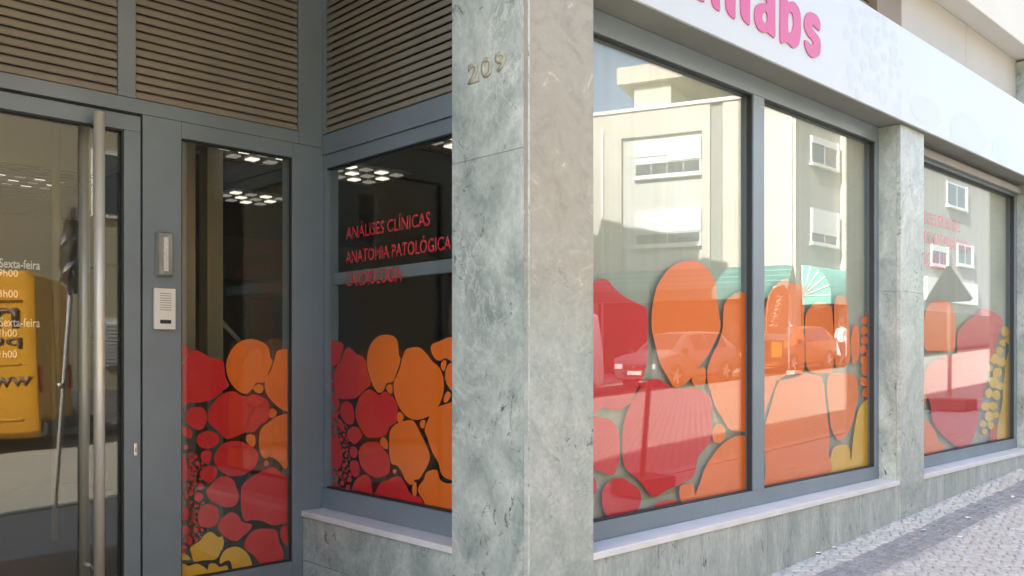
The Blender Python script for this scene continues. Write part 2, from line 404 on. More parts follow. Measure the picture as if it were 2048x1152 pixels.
# ================================================================== THE CLINIC BUILDING
YP, YF, YG = 2.60, 2.755, 2.80          # pillar face, window frame face, glass
XP, XW, XG = 2.60, 2.775, 2.81          # corner pillar's side face, side window frame face, its glass
YD, YDG = 4.50, 4.53                    # door wall face, door glass
SB, ST = .557, .590                     # sill bottom and top
FT, FB = 3.15, .682                     # soffit, glass bottom
TOPZ = 4.376

def slabs(root, face, a0, a1, cuts, c, m, zlo, thick=.03, inset=0.0):
    """stone cladding slabs on a face: face 'Y' (faces the street) or 'X' (faces left); one mesh each with a fine joint"""
    for z0, z1 in zip(cuts, cuts[1:]):
        mm = m if not isinstance(m, list) else m[cuts.index(z0) % len(m)]
        if face == 'Y': box('stone_slab', a0, a1, c, c + thick, z0 + .0008, z1 - .0008, mm, root, .0012)
        else: box('stone_slab', c, c + thick, a0, a1, z0 + .0008, z1 - .0008, mm, root, .0012)
# --- corner pillar
zc = [-.1, 1.27, 2.59, 4.30]
p = empty('stone_pillar', (2.8, 2.85, .1), 'tall green marble corner pillar with bronze house number beside the entrance', 'pillar')
slabs(p, 'X', YP + .0315, 3.10, [-.1, 2.363, 4.30], XP, M_marble, 0)
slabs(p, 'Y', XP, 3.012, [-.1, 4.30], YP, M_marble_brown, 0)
box('core', XP + .031, 3.008, YP + .031, 3.097, -.1, 4.28, M_marble_b, p)
# chipped patch and the polished arris between the two faces
b = bmesh.new(); add_tube(b, [(XP + .003, YP + .003, -.05), (XP + .003, YP + .003, 4.29)], .0045, 8); mesh_obj('edge_bead', b, M_marble_b, p)
# house number
q0 = onX(937, 170, XP); q1 = onX(1013, 150, XP)
t = empty('house_number', (XP, q0.y, q0.z), 'worn bronze house number on the upper side face of the corner pillar', 'house number')
wd = abs(q0.y - q1.y); hh = .092
for k, ch in enumerate('209'):
    text_mesh('numeral', ch, (XP - .001, q0.y - wd * (k * .355), q0.z + .004 * k), (0, -1, 0), (0, 0, 1), wd * .29, hh, M_bronze, t, bold=.03, depth=.004, nrm=(-1, 0, 0))
# --- second and third pillars along the street
p = empty('stone_pillar', (6.58, 2.7, .3), 'pale green marble pillar between the double window and the far window', 'pillar')
slabs(p, 'Y', 6.366, 6.79, [.2, 1.95, FT - .002], YP, M_marble_b, 0)
slabs(p, 'X', YP + .0315, YF + .08, [.2, 1.95, FT - .002], 6.366, M_marble, 0)
box('core', 6.40, 6.787, YP + .031, YF + .2, .2, FT - .004, M_marble_b, p)
p = empty('stone_pillar', (9.8, 2.7, .4), 'green marble pillar at the right edge of the picture', 'pillar')
slabs(p, 'X', YP + .0315, YF + .3, [.3, 1.1, 2.1, 3.1, 4.2, TOPZ - .02], 9.50, M_marble, 0)
slabs(p, 'Y', 9.50, 9.95, [.3, 1.1, 2.1, 3.1, 4.2, TOPZ - .02], YP, M_marble_b, 0)
box('core', 9.531, 9.946, YP + .031, YF + .3, .3, TOPZ - .022, M_marble_b, p)
# --- plinths under the windows
def plinth_slabs(root, xs, m):
    for x0, x1 in zip(xs, xs[1:]): box('stone_slab', x0 + .001, x1 - .001, YP + .012, YP + .05, -.15, SB - .002, m, root, .002)
pl = empty('plinth_wall', (4.7, 2.62, .2), 'streaked green marble plinth under the double window', 'plinth'); plinth_slabs(pl, [3.013, 4.55, 6.365], M_marble_streak)
box('core', 3.013, 6.365, YP + .051, YG + .1, -.15, SB - .003, M_marble_b, pl)
pl = empty('plinth_wall', (8.1, 2.62, .4), 'low green marble plinth under the far window, meeting the rising pavement', 'plinth'); plinth_slabs(pl, [6.791, 8.2, 9.499], M_marble_streak)
box('core', 6.791, 9.499, YP + .051, YG + .1, -.15, SB - .003, M_marble_b, pl)
pl = empty('plinth_wall', (2.65, 3.8, .2), 'green marble plinth under the side window of the entrance recess', 'plinth')
box('stone_slab', XP + .05, XP + .085, 3.102, 4.498, -.1, .30, M_marble, pl, .002); box('stone_slab', XP + .05, XP + .085, 3.102, 4.498, .303, SB - .002, M_marble, pl, .002)
box('core', XP + .086, XG + .1, 3.102, 4.60, -.1, SB - .003, M_marble_b, pl)
# --- sills
tag(box('window_sill', 3.014, 6.364, YP + .002, YG + .05, SB, ST, M_sill, None, .004), 'long white marble sill under the double window', 'sill')
tag(box('window_sill', 6.792, 9.498, YP + .002, YG + .05, SB, ST, M_sill, None, .004), 'white marble sill under the far window, just above the pavement', 'sill')
tag(box('window_sill', XP + .037, XG + .05, 3.103, 4.497, SB, ST, M_sill, None, .004), 'white marble sill of the side window in the entrance recess', 'sill')

# --- street windows
def street_window(label, x0, x1, mulls, shapes_by_pane):
    w = empty('shop_window', ((x0 + x1) / 2, YF, ST), label, 'window')
    box('frame_bottom', x0, x1, YF, YG + .06, ST + .001, FB, M_frame, w, .003)
    box('frame_top', x0, x1, YF, YG + .06, 3.037, FT - .002, M_frame, w, .003)
    edges = [x0 + .05] + [e for mu in mulls for e in mu] + [x1 - .055]
    box('frame_side', x0, x0 + .05, YF + .001, YG + .059, FB, 3.037, M_frame, w, .002)
    box('frame_side', x1 - .055, x1, YF + .001, YG + .059, FB, 3.037, M_frame, w, .002)
    for a, b2 in mulls: box('mullion', a, b2, YF + .001, YG + .059, FB, 3.037, M_frame, w, .003)
    for k in range(0, len(edges), 2):
        g = box('glass_pane', edges[k] - .01, edges[k + 1] + .01, YG, YG + .008, FB - .008, 3.045, M_glass, w)
        for (a, b3, c2, d2) in ((edges[k], edges[k + 1], FB, FB + .007), (edges[k], edges[k + 1], 3.030, 3.037),):
            box('gasket', a, b3, YF + .012, YG - .001, c2, d2, M_frame_dk, w)
        box('gasket', edges[k], edges[k] + .006, YF + .012, YG - .001, FB + .007, 3.03, M_frame_dk, w)
        box('gasket', edges[k + 1] - .006, edges[k + 1], YF + .012, YG - .001, FB + .007, 3.03, M_frame_dk, w)
        rect = (edges[k] + .001, edges[k + 1] - .001, FB + .001, 3.03)
        for xf, shapes in shapes_by_pane[k // 2]:
            blobs(shapes, xf, lambda u, v: (onY(u, v, YG + .01).x, onY(u, v, YG + .01).z), rect, lambda a, z, dd: Vector((a, YG + .0105 + dd, z)), g)
    return w
def Z(x0, y0, sx, sy=None):
    sy = sy or sx
    return lambda x, y: (x0 + x * sx, y0 + y * sy)
ZE, ZG, ZH, ZI, ZK = Z(1180, 520, .24308), Z(1180, 780, .24308), Z(1500, 520, .24306), Z(1500, 760, .24308), Z(1840, 600, .2951)
rd, og, ye, pk = M_red, M_orange, M_yellow, M_pinkish
pane1 = [(ZE, [
  (rd, [(-60, 200), (30, 185), (90, 155), (150, 170), (210, 240), (300, 310), (420, 370), (470, 410), (480, 560), (475, 700), (470, 850), (440, 960), (400, 1080), (330, 1180), (230, 1235), (100, 1215), (-60, 1230)]),
  (og, [(830, 5), (920, 30), (1000, 110), (1040, 220), (1050, 350), (1065, 450), (1075, 560), (1035, 660), (975, 780), (890, 890), (825, 980), (740, 1045), (690, 1040), (640, 960), (580, 850), (540, 700), (510, 560), (515, 400), (550, 230), (620, 110), (710, 30)]),
  (og, [(1220, 265), (1340, 290), (1420, 330), (1420, 1350), (1330, 1405), (1220, 1412), (1140, 1380), (1080, 1280), (1030, 1200), (1000, 1100), (972, 1010), (970, 900), (1010, 780), (1060, 680), (1095, 560), (1098, 450), (1120, 340)]),
  (og, [(880, 905), (950, 890), (952, 1010), (930, 1020), (870, 1035), (840, 970)])]),
 (ZG, [
  (rd, [(430, -60), (560, -90), (700, -10), (850, -20), (940, 10), (1000, 80), (1008, 200), (1000, 400), (950, 480), (890, 560), (860, 700), (780, 760), (640, 820), (540, 880), (480, 840), (400, 740), (300, 650), (272, 560), (272, 330), (300, 200), (360, 60)]),
  (rd, [(-60, 240), (80, 225), (160, 240), (220, 300), (245, 400), (245, 560), (210, 680), (170, 700), (60, 660), (-60, 650)]),
  (rd, [(270, 725), (330, 760), (400, 810), (425, 880), (400, 980), (330, 1010), (200, 1030), (140, 1030), (100, 920), (120, 800), (190, 740)]),
  (rd, [(-60, 720), (30, 720), (55, 780), (40, 860), (-60, 870)]),
  (rd, [(560, 930), (650, 905), (720, 910), (700, 960), (540, 985)]),
  (og, [(1060, 275), (1110, 310), (1115, 400), (1060, 440), (1018, 410), (1018, 320)]),
  (og, [(1230, 375), (1290, 390), (1310, 470), (1340, 560), (1420, 580), (1420, 900), (900, 920), (910, 760), (960, 620), (1050, 490), (1140, 410)]),
  (og, [(790, 775), (850, 780), (860, 900), (780, 940), (740, 880), (745, 800)]),
  (pk, [(1320, 375), (1420, 360), (1420, 490), (1335, 480)])])]
pane2 = [(ZH, [
  (og, [(290, 150), (340, 190), (430, 210), (445, 330), (445, 500), (450, 860), (390, 960), (110, 960), (40, 600), (100, 560), (140, 330), (200, 220)]),
  (og, [(560, 345), (650, 370), (682, 450), (690, 860), (640, 930), (480, 900), (458, 700), (458, 480), (490, 400)]),
  (og, [(745, 290), (800, 320), (812, 480), (830, 760), (800, 860), (705, 860), (696, 480), (702, 330)]),
  (og, [(850, 560), (890, 540), (905, 640), (900, 800), (850, 850), (835, 700)])]
  + [(og, (a, b, c)) for a, b, c in ((1000, 440, 34), (950, 500, 30), (1010, 530, 28), (940, 580, 30), (1000, 605, 34), (945, 660, 30), (1005, 690, 26), (935, 735, 32), (985, 765, 30), (1015, 820, 22), (945, 825, 34), (960, 905, 42), (1010, 950, 28), (940, 1000, 36), (1000, 1040, 34), (960, 1090, 34))]
  + [(ye, (a, b, c)) for a, b, c in ((1030, 870, 12), (1022, 745, 10), (985, 845, 12))]),
 (ZI, [
  (og, [(300, -40), (520, -50), (600, 0), (622, 160), (640, 300), (655, 450), (650, 600), (640, 780), (160, 900), (130, 740), (120, 560), (120, 400), (150, 290), (190, 150), (230, 30)]),
  (og, [(650, -40), (760, -60), (870, -30), (892, 100), (870, 250), (840, 370), (800, 440), (755, 500), (705, 470), (668, 380), (655, 250), (638, 120)]),
  (og, [(40, -10), (200, 0), (215, 30), (180, 120), (140, 230), (95, 400), (40, 420)]),
  (ye, [(1000, 155), (1035, 190), (1070, 300), (1070, 720), (850, 760), (843, 600), (862, 420), (892, 260), (940, 180)]),
  (ye, [(770, 530), (820, 560), (828, 640), (834, 740), (670, 790), (682, 580)])])]
pane3 = [(ZK, [
  (og, [(75, 20), (150, 5), (210, 25), (238, 120), (242, 250), (232, 340), (170, 350), (100, 345), (40, 335), (20, 200), (40, 80)]),
  (rd, [(430, 60), (490, 75), (520, 100), (555, 120), (560, 170), (530, 250), (510, 340), (470, 430), (450, 560), (420, 700), (395, 820), (375, 900), (340, 980), (270, 1000), (200, 960), (140, 900), (90, 820), (70, 700), (30, 600), (60, 440), (180, 380), (250, 360), (255, 240), (300, 160), (370, 110)]),
  (og, [(-60, 800), (60, 830), (110, 900), (130, 960), (180, 1000), (40, 1060), (-60, 1060)]),
  (og, [(-60, 380), (20, 400), (20, 560), (50, 640), (20, 720), (-60, 720)]),
  (ye, [(600, 360), (680, 340), (680, 980), (540, 980), (530, 850), (560, 700), (575, 520)]),
  (rd, [(490, 860), (520, 840), (525, 950), (480, 960)])]
  + [(ye, (a, b, c)) for a, b, c in ((580, 215, 30), (605, 270, 26), (560, 290, 20), (540, 345, 25), (510, 400, 30), (555, 420, 30), (478, 460, 22), (525, 490, 32), (500, 560, 35), (548, 585, 24), (468, 630, 26), (520, 645, 30), (450, 720, 30), (500, 720, 26), (470, 790, 30), (430, 840, 22), (480, 850, 22), (440, 890, 20), (520, 780, 20))])]
street_window('blue grey framed double shop window with red and orange cell shapes', 2.93, 6.365, [(4.64, 4.765)], [pane1, pane2])
w3 = street_window('far shop window of one pane with lettering and yellow cells at its edge', 6.79, 9.499, [], [pane3])
box('shutter_guide', 6.80, 9.49, YF - .045, YF - .001, 3.055, 3.115, mat('brown_grey_guide', (.25, .24, .225), .5, .1, 4), w3, .008)
for s, u0, v0, u1, v1 in (('ANÁLISES CLÍNICAS', 1822, 455, 1921, 466), ('ANATOMIA PATOLÓGICA', 1822, 500, 1942, 507), ('CARDIOLOGIA', 1822, 537, 1893, 541)):
    a = onY(u0, v0, YG + .012); bq = onY(u1, v1, YG + .012)
    text_mesh('lettering', s, (a.x, YG + .012, bq.z), (1, 0, 0), (0, 0, 1), bq.x - a.x, .125, M_redtext, w3, bold=.01, depth=.0006)
tag(box('window_blind', 2.95, 6.36, YG + .040, YG + .043, .60, 3.14, M_blind, None), 'plain grey green blind closed behind the double window', 'blind')
tag(box('window_blind', 6.80, 9.49, YG + .040, YG + .043, .60, 3.14, M_blind, None), 'plain grey green blind closed behind the far window', 'blind')

# --- sign band over the street windows
sg = empty('sign_band', (6.2, 2.6, FT), 'long white lightbox sign band with pink lowercase lettering over the windows', 'sign')
SY = 2.558
b = bmesh.new(); add_box(b, 3.02, 11.5, SY, SY + .02, FT, 3.812); bmesh.ops.bevel(b, geom=b.edges[:], offset=.004, segments=1, affect='EDGES')
mesh_obj('face_panel', b, M_white_panel, sg)
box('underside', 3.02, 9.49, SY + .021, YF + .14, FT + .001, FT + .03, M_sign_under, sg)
box('back_box', 3.02, 11.5, SY + .021, YF - .01, FT + .031, 3.80, M_white_panel, sg)
ZS = Z(1460, 0, 1 / 4.8)
def letter(outer, hole=None, dx=0.0):
    pl = lambda pts: [Vector(((lambda q: (q.x, q.z))(onY(*ZS(x + dx, y), SY)))) for x, y in pts]
    o = smooth_closed(pl(outer), 3); h = smooth_closed(pl(hole), 3) if hole else []
    bm = bmesh.new(); ev = []
    for loop in ([o, h] if h else [o]):
        vs = [bm.verts.new((p[0], SY - .001, p[1])) for p in loop]; ev += [bm.edges.new((vs[k - 1], vs[k])) for k in range(len(vs))]
    bmesh.ops.triangle_fill(bm, edges=ev, use_beauty=True)
    r = bmesh.ops.extrude_face_region(bm, geom=bm.faces[:])
    for e in r['geom']:
        if isinstance(e, bmesh.types.BMVert): e.co.y -= .006
    mesh_obj('letter', bm, M_pink, sg)
letter([(858, 270), (850, 300), (815, 270), (785, 240), (780, 262), (790, 290), (840, 350), (860, 400), (862, 470), (850, 530), (810, 555), (770, 548), (730, 500), (710, 430), (712, 385), (740, 400), (775, 432), (790, 425), (785, 395), (740, 345), (715, 290), (705, 230), (715, 165), (740, 125), (780, 122), (830, 155), (855, 210)])
letter([(475, -230), (510, -215), (545, -200), (545, -100), (546, 18), (590, 15), (635, 50), (665, 120), (672, 220), (670, 330), (655, 420), (625, 460), (590, 460), (565, 432), (540, 412), (515, 412), (475, 395), (475, 100)], [(560, 120), (585, 125), (600, 170), (602, 240), (590, 300), (570, 318), (552, 305), (548, 200)])
letter([(420, -30), (426, 60), (426, 200), (425, 358), (385, 345), (345, 312), (310, 315), (265, 285), (235, 220), (228, 140), (240, 70), (275, 38), (320, 35), (343, 42), (340, 5), (310, -5), (262, -20), (250, -55), (300, -88), (370, -90)], [(325, 115), (345, 125), (352, 170), (345, 220), (325, 225), (305, 195), (302, 150)])
def stem(x0, x1, yb, top): letter([(x0, top), (x1, top + 40), (x1, yb - 100), (x1 - 1, yb), (x1 - 20, yb - 2), (x0 + 35, yb - 30), (x0 + 8, yb - 85), (x0, yb - 160)])
stem(95, 182, 238, -330); stem(-48, 43, 178, -230); stem(-48, 43, -290, -400)
letter([(-190, -200), (-110, -140), (-107, 0), (-106, 105), (-125, 100), (-165, 70), (-190, -20), (-200, -100), (-230, -160), (-262, -190), (-255, -60), (-255, 18), (-275, 16), (-330, -10), (-345, -70), (-345, -300), (-260, -270)])
letter([(-470, -360), (-390, -340), (-388, -80), (-392, -50), (-440, -60), (-500, -75), (-560, -130), (-585, -220), (-585, -400), (-510, -380), (-510, -230), (-490, -160), (-475, -150)])
# very pale cell print on the sign's right half
zs = Z(1460, 0, .20833); rnd = random.Random(5)
cells = []; done = []
for k in range(900):
    u, v = rnd.uniform(1690, 1900), rnd.uniform(20, 240); a = rnd.uniform(4, 11); bb = a * rnd.uniform(1.5, 2.2)
    c0 = 1735 + (v - 60) * .25; lim = 45 + v * .1
    if u > 1800 + a or abs(u - c0) > lim or any(abs(u - q[0]) < (a + q[2]) * 1.02 and abs(v - q[1] - .45 * (u - q[0])) < (bb + q[3]) * .9 for q in done): continue
    done.append((u, v, a, bb))
done += [(1852, 222, 34, 30), (1936, 268, 38, 40), (2004, 300, 20, 30)]
for (u, v, a, bb) in done:
    cells.append((M_cell, [(u + a * rnd.uniform(.85, 1.05) * math.cos(k * .785), v + .45 * (a * math.cos(k * .785)) + bb * rnd.uniform(.85, 1.05) * math.sin(k * .785)) for k in range(8)]))
blobs(cells, lambda x, y: (x, y), lambda u, v: (onY(u, v, SY - .001).x, onY(u, v, SY - .001).z), (3.03, 9.4, FT + .01, 3.80), lambda a, z, dd: Vector((a, SY - .0006 - dd * .1, z)), sg, 'cell_print', .0001)

# --- wall above the sign
uw = empty('upper_wall', (7.9, 2.8, 3.8), 'beige panelled wall strip above the sign', 'wall')
box('wall_panel', 6.792, 8.143, YF + .01, YF + .05, 3.3, TOPZ - .003, M_beige_panel, uw, .003); box('wall_panel', 8.147, 9.497, YF + .01, YF + .05, 3.3, TOPZ - .003, M_beige_panel, uw, .003)
box('brown_post', 6.366, 6.789, YF + .012, YF + .2, 3.19, TOPZ - .003, M_brown_post, uw, .003)
box('backing_wall', 6.366, 9.497, YF + .201, YF + .4, 3.3, TOPZ - .003, M_beige_panel, uw)
tag(box('balcony_slab', 3.05, 16.0, 2.575, 6.0, TOPZ, 5.35, M_slab_white, None, .01), 'white rendered balcony slab at the top right', 'balcony')
lv_pts = None
def louvre_grille(label, axis, a0, a1, c, z0, z1, pitch=.0435):
    g = empty('louvre_grille', ((a0 + a1) / 2, c, z0) if axis == 'Y' else (c, (a0 + a1) / 2, z0), label, 'louvre')
    prof = [(0, 0), (-.004, .003), (.002, .031), (.012, .040), (.030, .040), (.030, .034)]    # depth, height of one blade
    bm = bmesh.new(); L = a1 - a0
    r0 = [bm.verts.new((0, d, h) if axis == 'Y' else (d, 0, h)) for d, h in prof]; r1 = [bm.verts.new((L, d, h) if axis == 'Y' else (d, L, h)) for d, h in prof]
    bm.faces.new(r0); bm.faces.new(r1[::-1])
    for i in range(6): bm.faces.new((r0[i], r0[(i + 1) % 6], r1[(i + 1) % 6], r1[i]))
    n = int((z1 - z0) / pitch); s0 = None
    for i in range(n):
        loc = (a0, c + .012, z0 + .004 + i * pitch) if axis == 'Y' else (c + .012, a0, z0 + .004 + i * pitch)
        if s0 is None: s0 = mesh_obj('slat', bm, M_louvre, g); s0.location = loc
        else: copy_to(s0, loc, g)
    if axis == 'Y': box('back_panel', a0, a1, c + .06, c + .08, z0, z1, M_louvre_bk, g)
    else: box('back_panel', c + .06, c + .08, a0, a1, z0, z1, M_louvre_bk, g)
    return g
louvre_grille('dark louvre strip above the white sign', 'Y', 3.05, 6.364, YF + .06, 3.82, 4.37)

# ------------------------------------------------------------------ entrance recess
LZ = 2.78                                # underside of the louvres
louvre_grille('wide beige louvre panel directly above the entrance door', 'Y', -.9, 1.612, YD, LZ, 4.05)
louvre_grille('beige louvre panel above the narrow window by the door', 'Y', 1.70, 2.62, YD, LZ, 4.05)
louvre_grille('beige louvre panel above the side window', 'X', 3.115, 4.47, XW, LZ + .005, 4.05)
fr = empty('entrance_frame', (1.8, YD, .2), 'blue grey metal frame of the entrance with posts and transoms', 'door frame')
box('transom', -.95, 2.623, YD, YD + .09, 2.708, LZ - .001, M_frame, fr, .003)
box('transom', 1.735, 1.935, YD + .001, YD + .089, .25, 2.707, M_frame, fr, .003)          # wide post with the intercom
box('louvre_mullion', 1.6125, 1.6995, YD - .004, YD + .089, LZ, 4.05, M_frame, fr, .003)
box('corner_post', 2.585, 2.84, YD + .002, YD + .12, .15, 2.707, M_frame, fr, .003)
box('corner_post', 2.625, 2.90, YD + .003, YD + .12, 2.709, 4.05, M_frame, fr, .003)
box('corner_fillet', 2.776, 2.90, YD - .03, YD + .001, 2.786, 4.05, M_frame, fr, .002)
# --- narrow side light with film shapes
nz_top = 2.622
nw = empty('side_light', (2.26, YD, .25), 'narrow fixed window between door and corner with red, orange and yellow cells', 'window')
box('frame_top', 1.936, 2.584, YD + .002, YD + .088, nz_top, 2.7065, M_frame, nw, .002)
box('frame_bottom', 1.936, 2.584, YD + .002, YD + .088, .16, .305, M_frame, nw, .002)
ng = box('glass_pane', 1.930, 2.590, YDG, YDG + .008, .30, nz_top + .004, M_glass_door, nw)
for a, b4 in ((1.936, 1.943), (2.577, 2.584)): box('gasket', a, b4, YD + .012, YDG - .001, .312, nz_top - .007, M_frame_dk, nw)
box('gasket', 1.936, 2.584, YD + .012, YDG - .001, nz_top - .007, nz_top, M_frame_dk, nw); box('gasket', 1.936, 2.584, YD + .012, YDG - .001, .305, .312, M_frame_dk, nw)
ZC, ZD = Z(350, 660, .2257), Z(350, 900, .21867)
blC = [(og, [(690, 80), (780, 110), (830, 160), (845, 240), (865, 275), (840, 350), (790, 460), (720, 470), (680, 530), (630, 565), (560, 540), (490, 460), (455, 350), (470, 240), (530, 140), (610, 90)]),
 (og, [(940, 175), (1040, 175), (1100, 300), (1100, 700), (1040, 725), (960, 710), (880, 650), (810, 560), (800, 450), (850, 360), (880, 270), (900, 200)]),
 (og, [(740, 480), (782, 500), (776, 550), (730, 558), (694, 515)]), (og, [(870, 695), (905, 730), (880, 775), (840, 770), (832, 720)]),
 (og, [(660, 925), (710, 940), (715, 1010), (690, 1035), (645, 1000), (630, 950)]),
 (og, [(1000, 740), (1100, 740), (1100, 1180), (1008, 1209), (978, 1233), (920, 1170), (853, 1126), (790, 1136), (755, 1070), (748, 980), (765, 880), (830, 820), (900, 770)]),
 (rd, [(30, 140), (100, 150), (130, 185), (110, 230), (60, 290), (20, 330)]),
 (rd, [(150, 195), (200, 180), (260, 210), (330, 250), (420, 265), (440, 330), (450, 420), (480, 490), (420, 545), (330, 615), (230, 640), (140, 645), (30, 660), (20, 400), (80, 290)]),
 (rd, [(520, 545), (580, 575), (640, 590), (690, 570), (760, 585), (830, 640), (830, 780), (760, 840), (700, 900), (620, 910), (480, 965), (420, 940), (370, 880), (310, 830), (295, 740), (330, 665), (420, 570)]),
 (rd, [(200, 680), (260, 700), (285, 780), (260, 860), (220, 885), (150, 860), (95, 790), (120, 710)]), (rd, [(290, 895), (360, 910), (400, 960), (370, 1020), (290, 1055), (220, 1030), (195, 970), (220, 920)]),
 (rd, [(80, 850), (130, 870), (155, 910), (140, 960), (90, 945), (55, 890)]),
 (rd, [(540, 985), (620, 1000), (700, 1045), (745, 1120), (698, 1228), (581, 1290), (465, 1286), (388, 1228), (350, 1140), (390, 1050), (450, 1000)]),
 (rd, [(270, 1065), (320, 1080), (325, 1130), (290, 1190), (240, 1160), (230, 1100)]), (rd, (100, 1035, 20)), (rd, (55, 705, 24)), (rd, (150, 1100, 14)), (rd, (60, 800, 14))]
blD = [(rd, [(300, 145), (370, 160), (385, 220), (340, 290), (290, 295), (240, 250), (235, 190)]),
 (rd, [(440, 240), (530, 270), (560, 340), (585, 420), (560, 500), (480, 525), (400, 500), (330, 460), (290, 400), (310, 340), (370, 280)]),
 (rd, [(880, 160), (960, 200), (1050, 260), (1120, 260), (1120, 650), (1000, 670), (900, 690), (800, 650), (700, 640), (640, 650), (610, 560), (605, 400), (620, 320), (700, 250)]),
 (rd, [(300, 495), (380, 520), (405, 590), (380, 680), (310, 710), (230, 690), (210, 610), (230, 540)]),
 (rd, [(510, 570), (580, 600), (620, 660), (705, 680), (680, 740), (620, 790), (560, 835), (470, 800), (400, 720), (420, 640)]),
 (rd, [(740, 730), (850, 720), (930, 740), (960, 850), (995, 930), (980, 1030), (880, 1070), (790, 1050), (720, 960), (640, 900), (660, 800)]),
 (rd, [(990, 700), (1120, 690), (1120, 900), (1050, 890), (980, 830), (965, 750)]), (rd, [(20, 20), (80, 60), (130, 200), (110, 270), (20, 270)]),
 (pk, (835, 120, 24)), (ye, [(320, 750), (360, 765), (400, 800), (435, 790), (450, 860), (410, 950), (370, 1000), (260, 1010), (180, 1020), (155, 960), (145, 890), (220, 840), (270, 780)]),
 (ye, [(560, 885), (640, 920), (690, 990), (705, 1070), (640, 1085), (540, 1105), (510, 1020), (470, 1015), (415, 1040), (420, 980), (470, 910)]),
 (ye, [(80, 940), (140, 985), (140, 1005), (40, 1005), (50, 960)]), (ye, [(20, 1070), (80, 1040), (130, 1060), (200, 1040), (270, 1070), (300, 1110), (295, 1200), (20, 1260)]),
 (ye, [(310, 1050), (370, 1040), (410, 1070), (475, 1055), (470, 1115), (310, 1150)])]
blD += [(rd, c) for c in ((220, 430, 38), (80, 585, 52), (210, 125, 22), (185, 300, 20), (235, 335, 28), (150, 395, 20), (95, 740, 42), (190, 735, 26), (130, 830, 34), (70, 900, 36), (165, 650, 18), (60, 340, 22), (110, 430, 20), (60, 480, 24), (120, 320, 16), (175, 180, 16), (190, 60, 18), (150, 480, 14), (70, 820, 20))]
def fill_small(shapes, x0, x1, y0, y1, n, rmin, rmax, seed):
    rr = random.Random(seed); polys = [smooth_closed(p, 3) for m, p in shapes if isinstance(p[0], tuple)]; rounds = [p for m, p in shapes if not isinstance(p[0], tuple)]
    def inside(p, x, y):
        c = False
        for i in range(len(p)):
            a, b = p[i - 1], p[i]
            if (a[1] > y) != (b[1] > y) and x < (b[0] - a[0]) * (y - a[1]) / (b[1] - a[1]) + a[0]: c = not c
        return c
    for _ in range(n):
        x, y, r = rr.uniform(x0, x1), rr.uniform(y0, y1), rr.uniform(rmin, rmax)
        if any(math.hypot(x - q[0], y - q[1]) < (r + q[2]) * 1.25 for q in rounds): continue
        if any(inside(p, x, y) or min(math.hypot(x - q[0], y - q[1]) for q in p) < r * 1.35 for p in polys): continue
        rounds.append((x, y, r)); shapes.append((rd, (x, y, r)))
fill_small(blD, 40, 260, 30, 860, 1500, 9, 20, 8)
for xf, s in ((ZC, blC), (ZD, blD)):
    blobs(s, xf, lambda u, v: (onY(u, v, YDG + .01).x, onY(u, v, YDG + .01).z), (1.9435, 2.5765, .3125, 2.5), lambda a, z, dd: Vector((a, YDG + .0105 + dd, z)), ng)

# --- door leaf
dr = empty('entrance_door', (.6, YD, .2), 'glazed entrance door with long vertical steel pull handle', 'door')
box('top_rail', -.55, 1.722, YD - .006, YD + .07, 2.612, 2.690, M_frame, dr, .003)
box('stile', 1.640, 1.722, YD - .006, YD + .07, .22, 2.6115, M_frame, dr, .003)
box('bottom_rail', -.55, 1.639, YD - .006, YD + .07, .22, .34, M_frame, dr, .003)
box('stile', -.55, -.46, YD - .006, YD + .07, .341, 2.6115, M_frame, dr, .003)
dg = box('glass_pane', -.465, 1.645, YDG, YDG + .008, .335, 2.616, M_glass_door, dr)
box('gasket', 1.632, 1.6395, YD + .004, YDG - .001, .34, 2.604, M_frame_dk, dr); box('gasket', -.46, 1.6395, YD + .004, YDG - .001, 2.604, 2.6115, M_frame_dk, dr)
box('shadow_gap', 1.7225, 1.7345, YD + .03, YD + .06, .22, 2.70, M_frame_dk, dr); box('shadow_gap', -.55, 1.722, YD + .03, YD + .06, 2.6905, 2.7075, M_frame_dk, dr)
hx = 1.497
for yy, nm in ((YD - .08, 'pull_handle'), (YD + .13, 'pull_handle')):
    h = tube(nm, [(hx, yy, .30), (hx, yy, 2.655)], .0255, M_steel, dr, 20)
    for zz in (.45, 2.618):
        b = bmesh.new(); add_tube(b, [(hx - .0, yy, zz), (hx - .0, YD if yy < YD else YD + .06, zz)], .012, 10); mesh_obj('handle_bracket', b, M_steel, h, True)
lk = box('lock_cylinder', 1.685, 1.703, YD - .016, YD - .006, .98, 1.045, M_steel, dr, .006)
box('keyhole', 1.6925, 1.6955, YD - .0175, YD - .0155, 1.0, 1.022, M_frame_dk, lk)
for s, u1, v1, w in (('Sexta-feira', 80, 540, .172), ('19h00', 36, 555, .098), ('13h00', 36, 596, .098), ('Sexta-feira', 80, 655, .172), ('11h00', 34, 674, .095), ('11h00', 34, 716, .095)):
    a = onY(u1, v1, YDG + .011)
    text_mesh('lettering', s, (a.x - w, YDG + .011, a.z), (1, 0, 0), (0, 0, 1), w, .043 if 'S' in s else .036, M_whitetext, dg, bold=.015, depth=.0005)

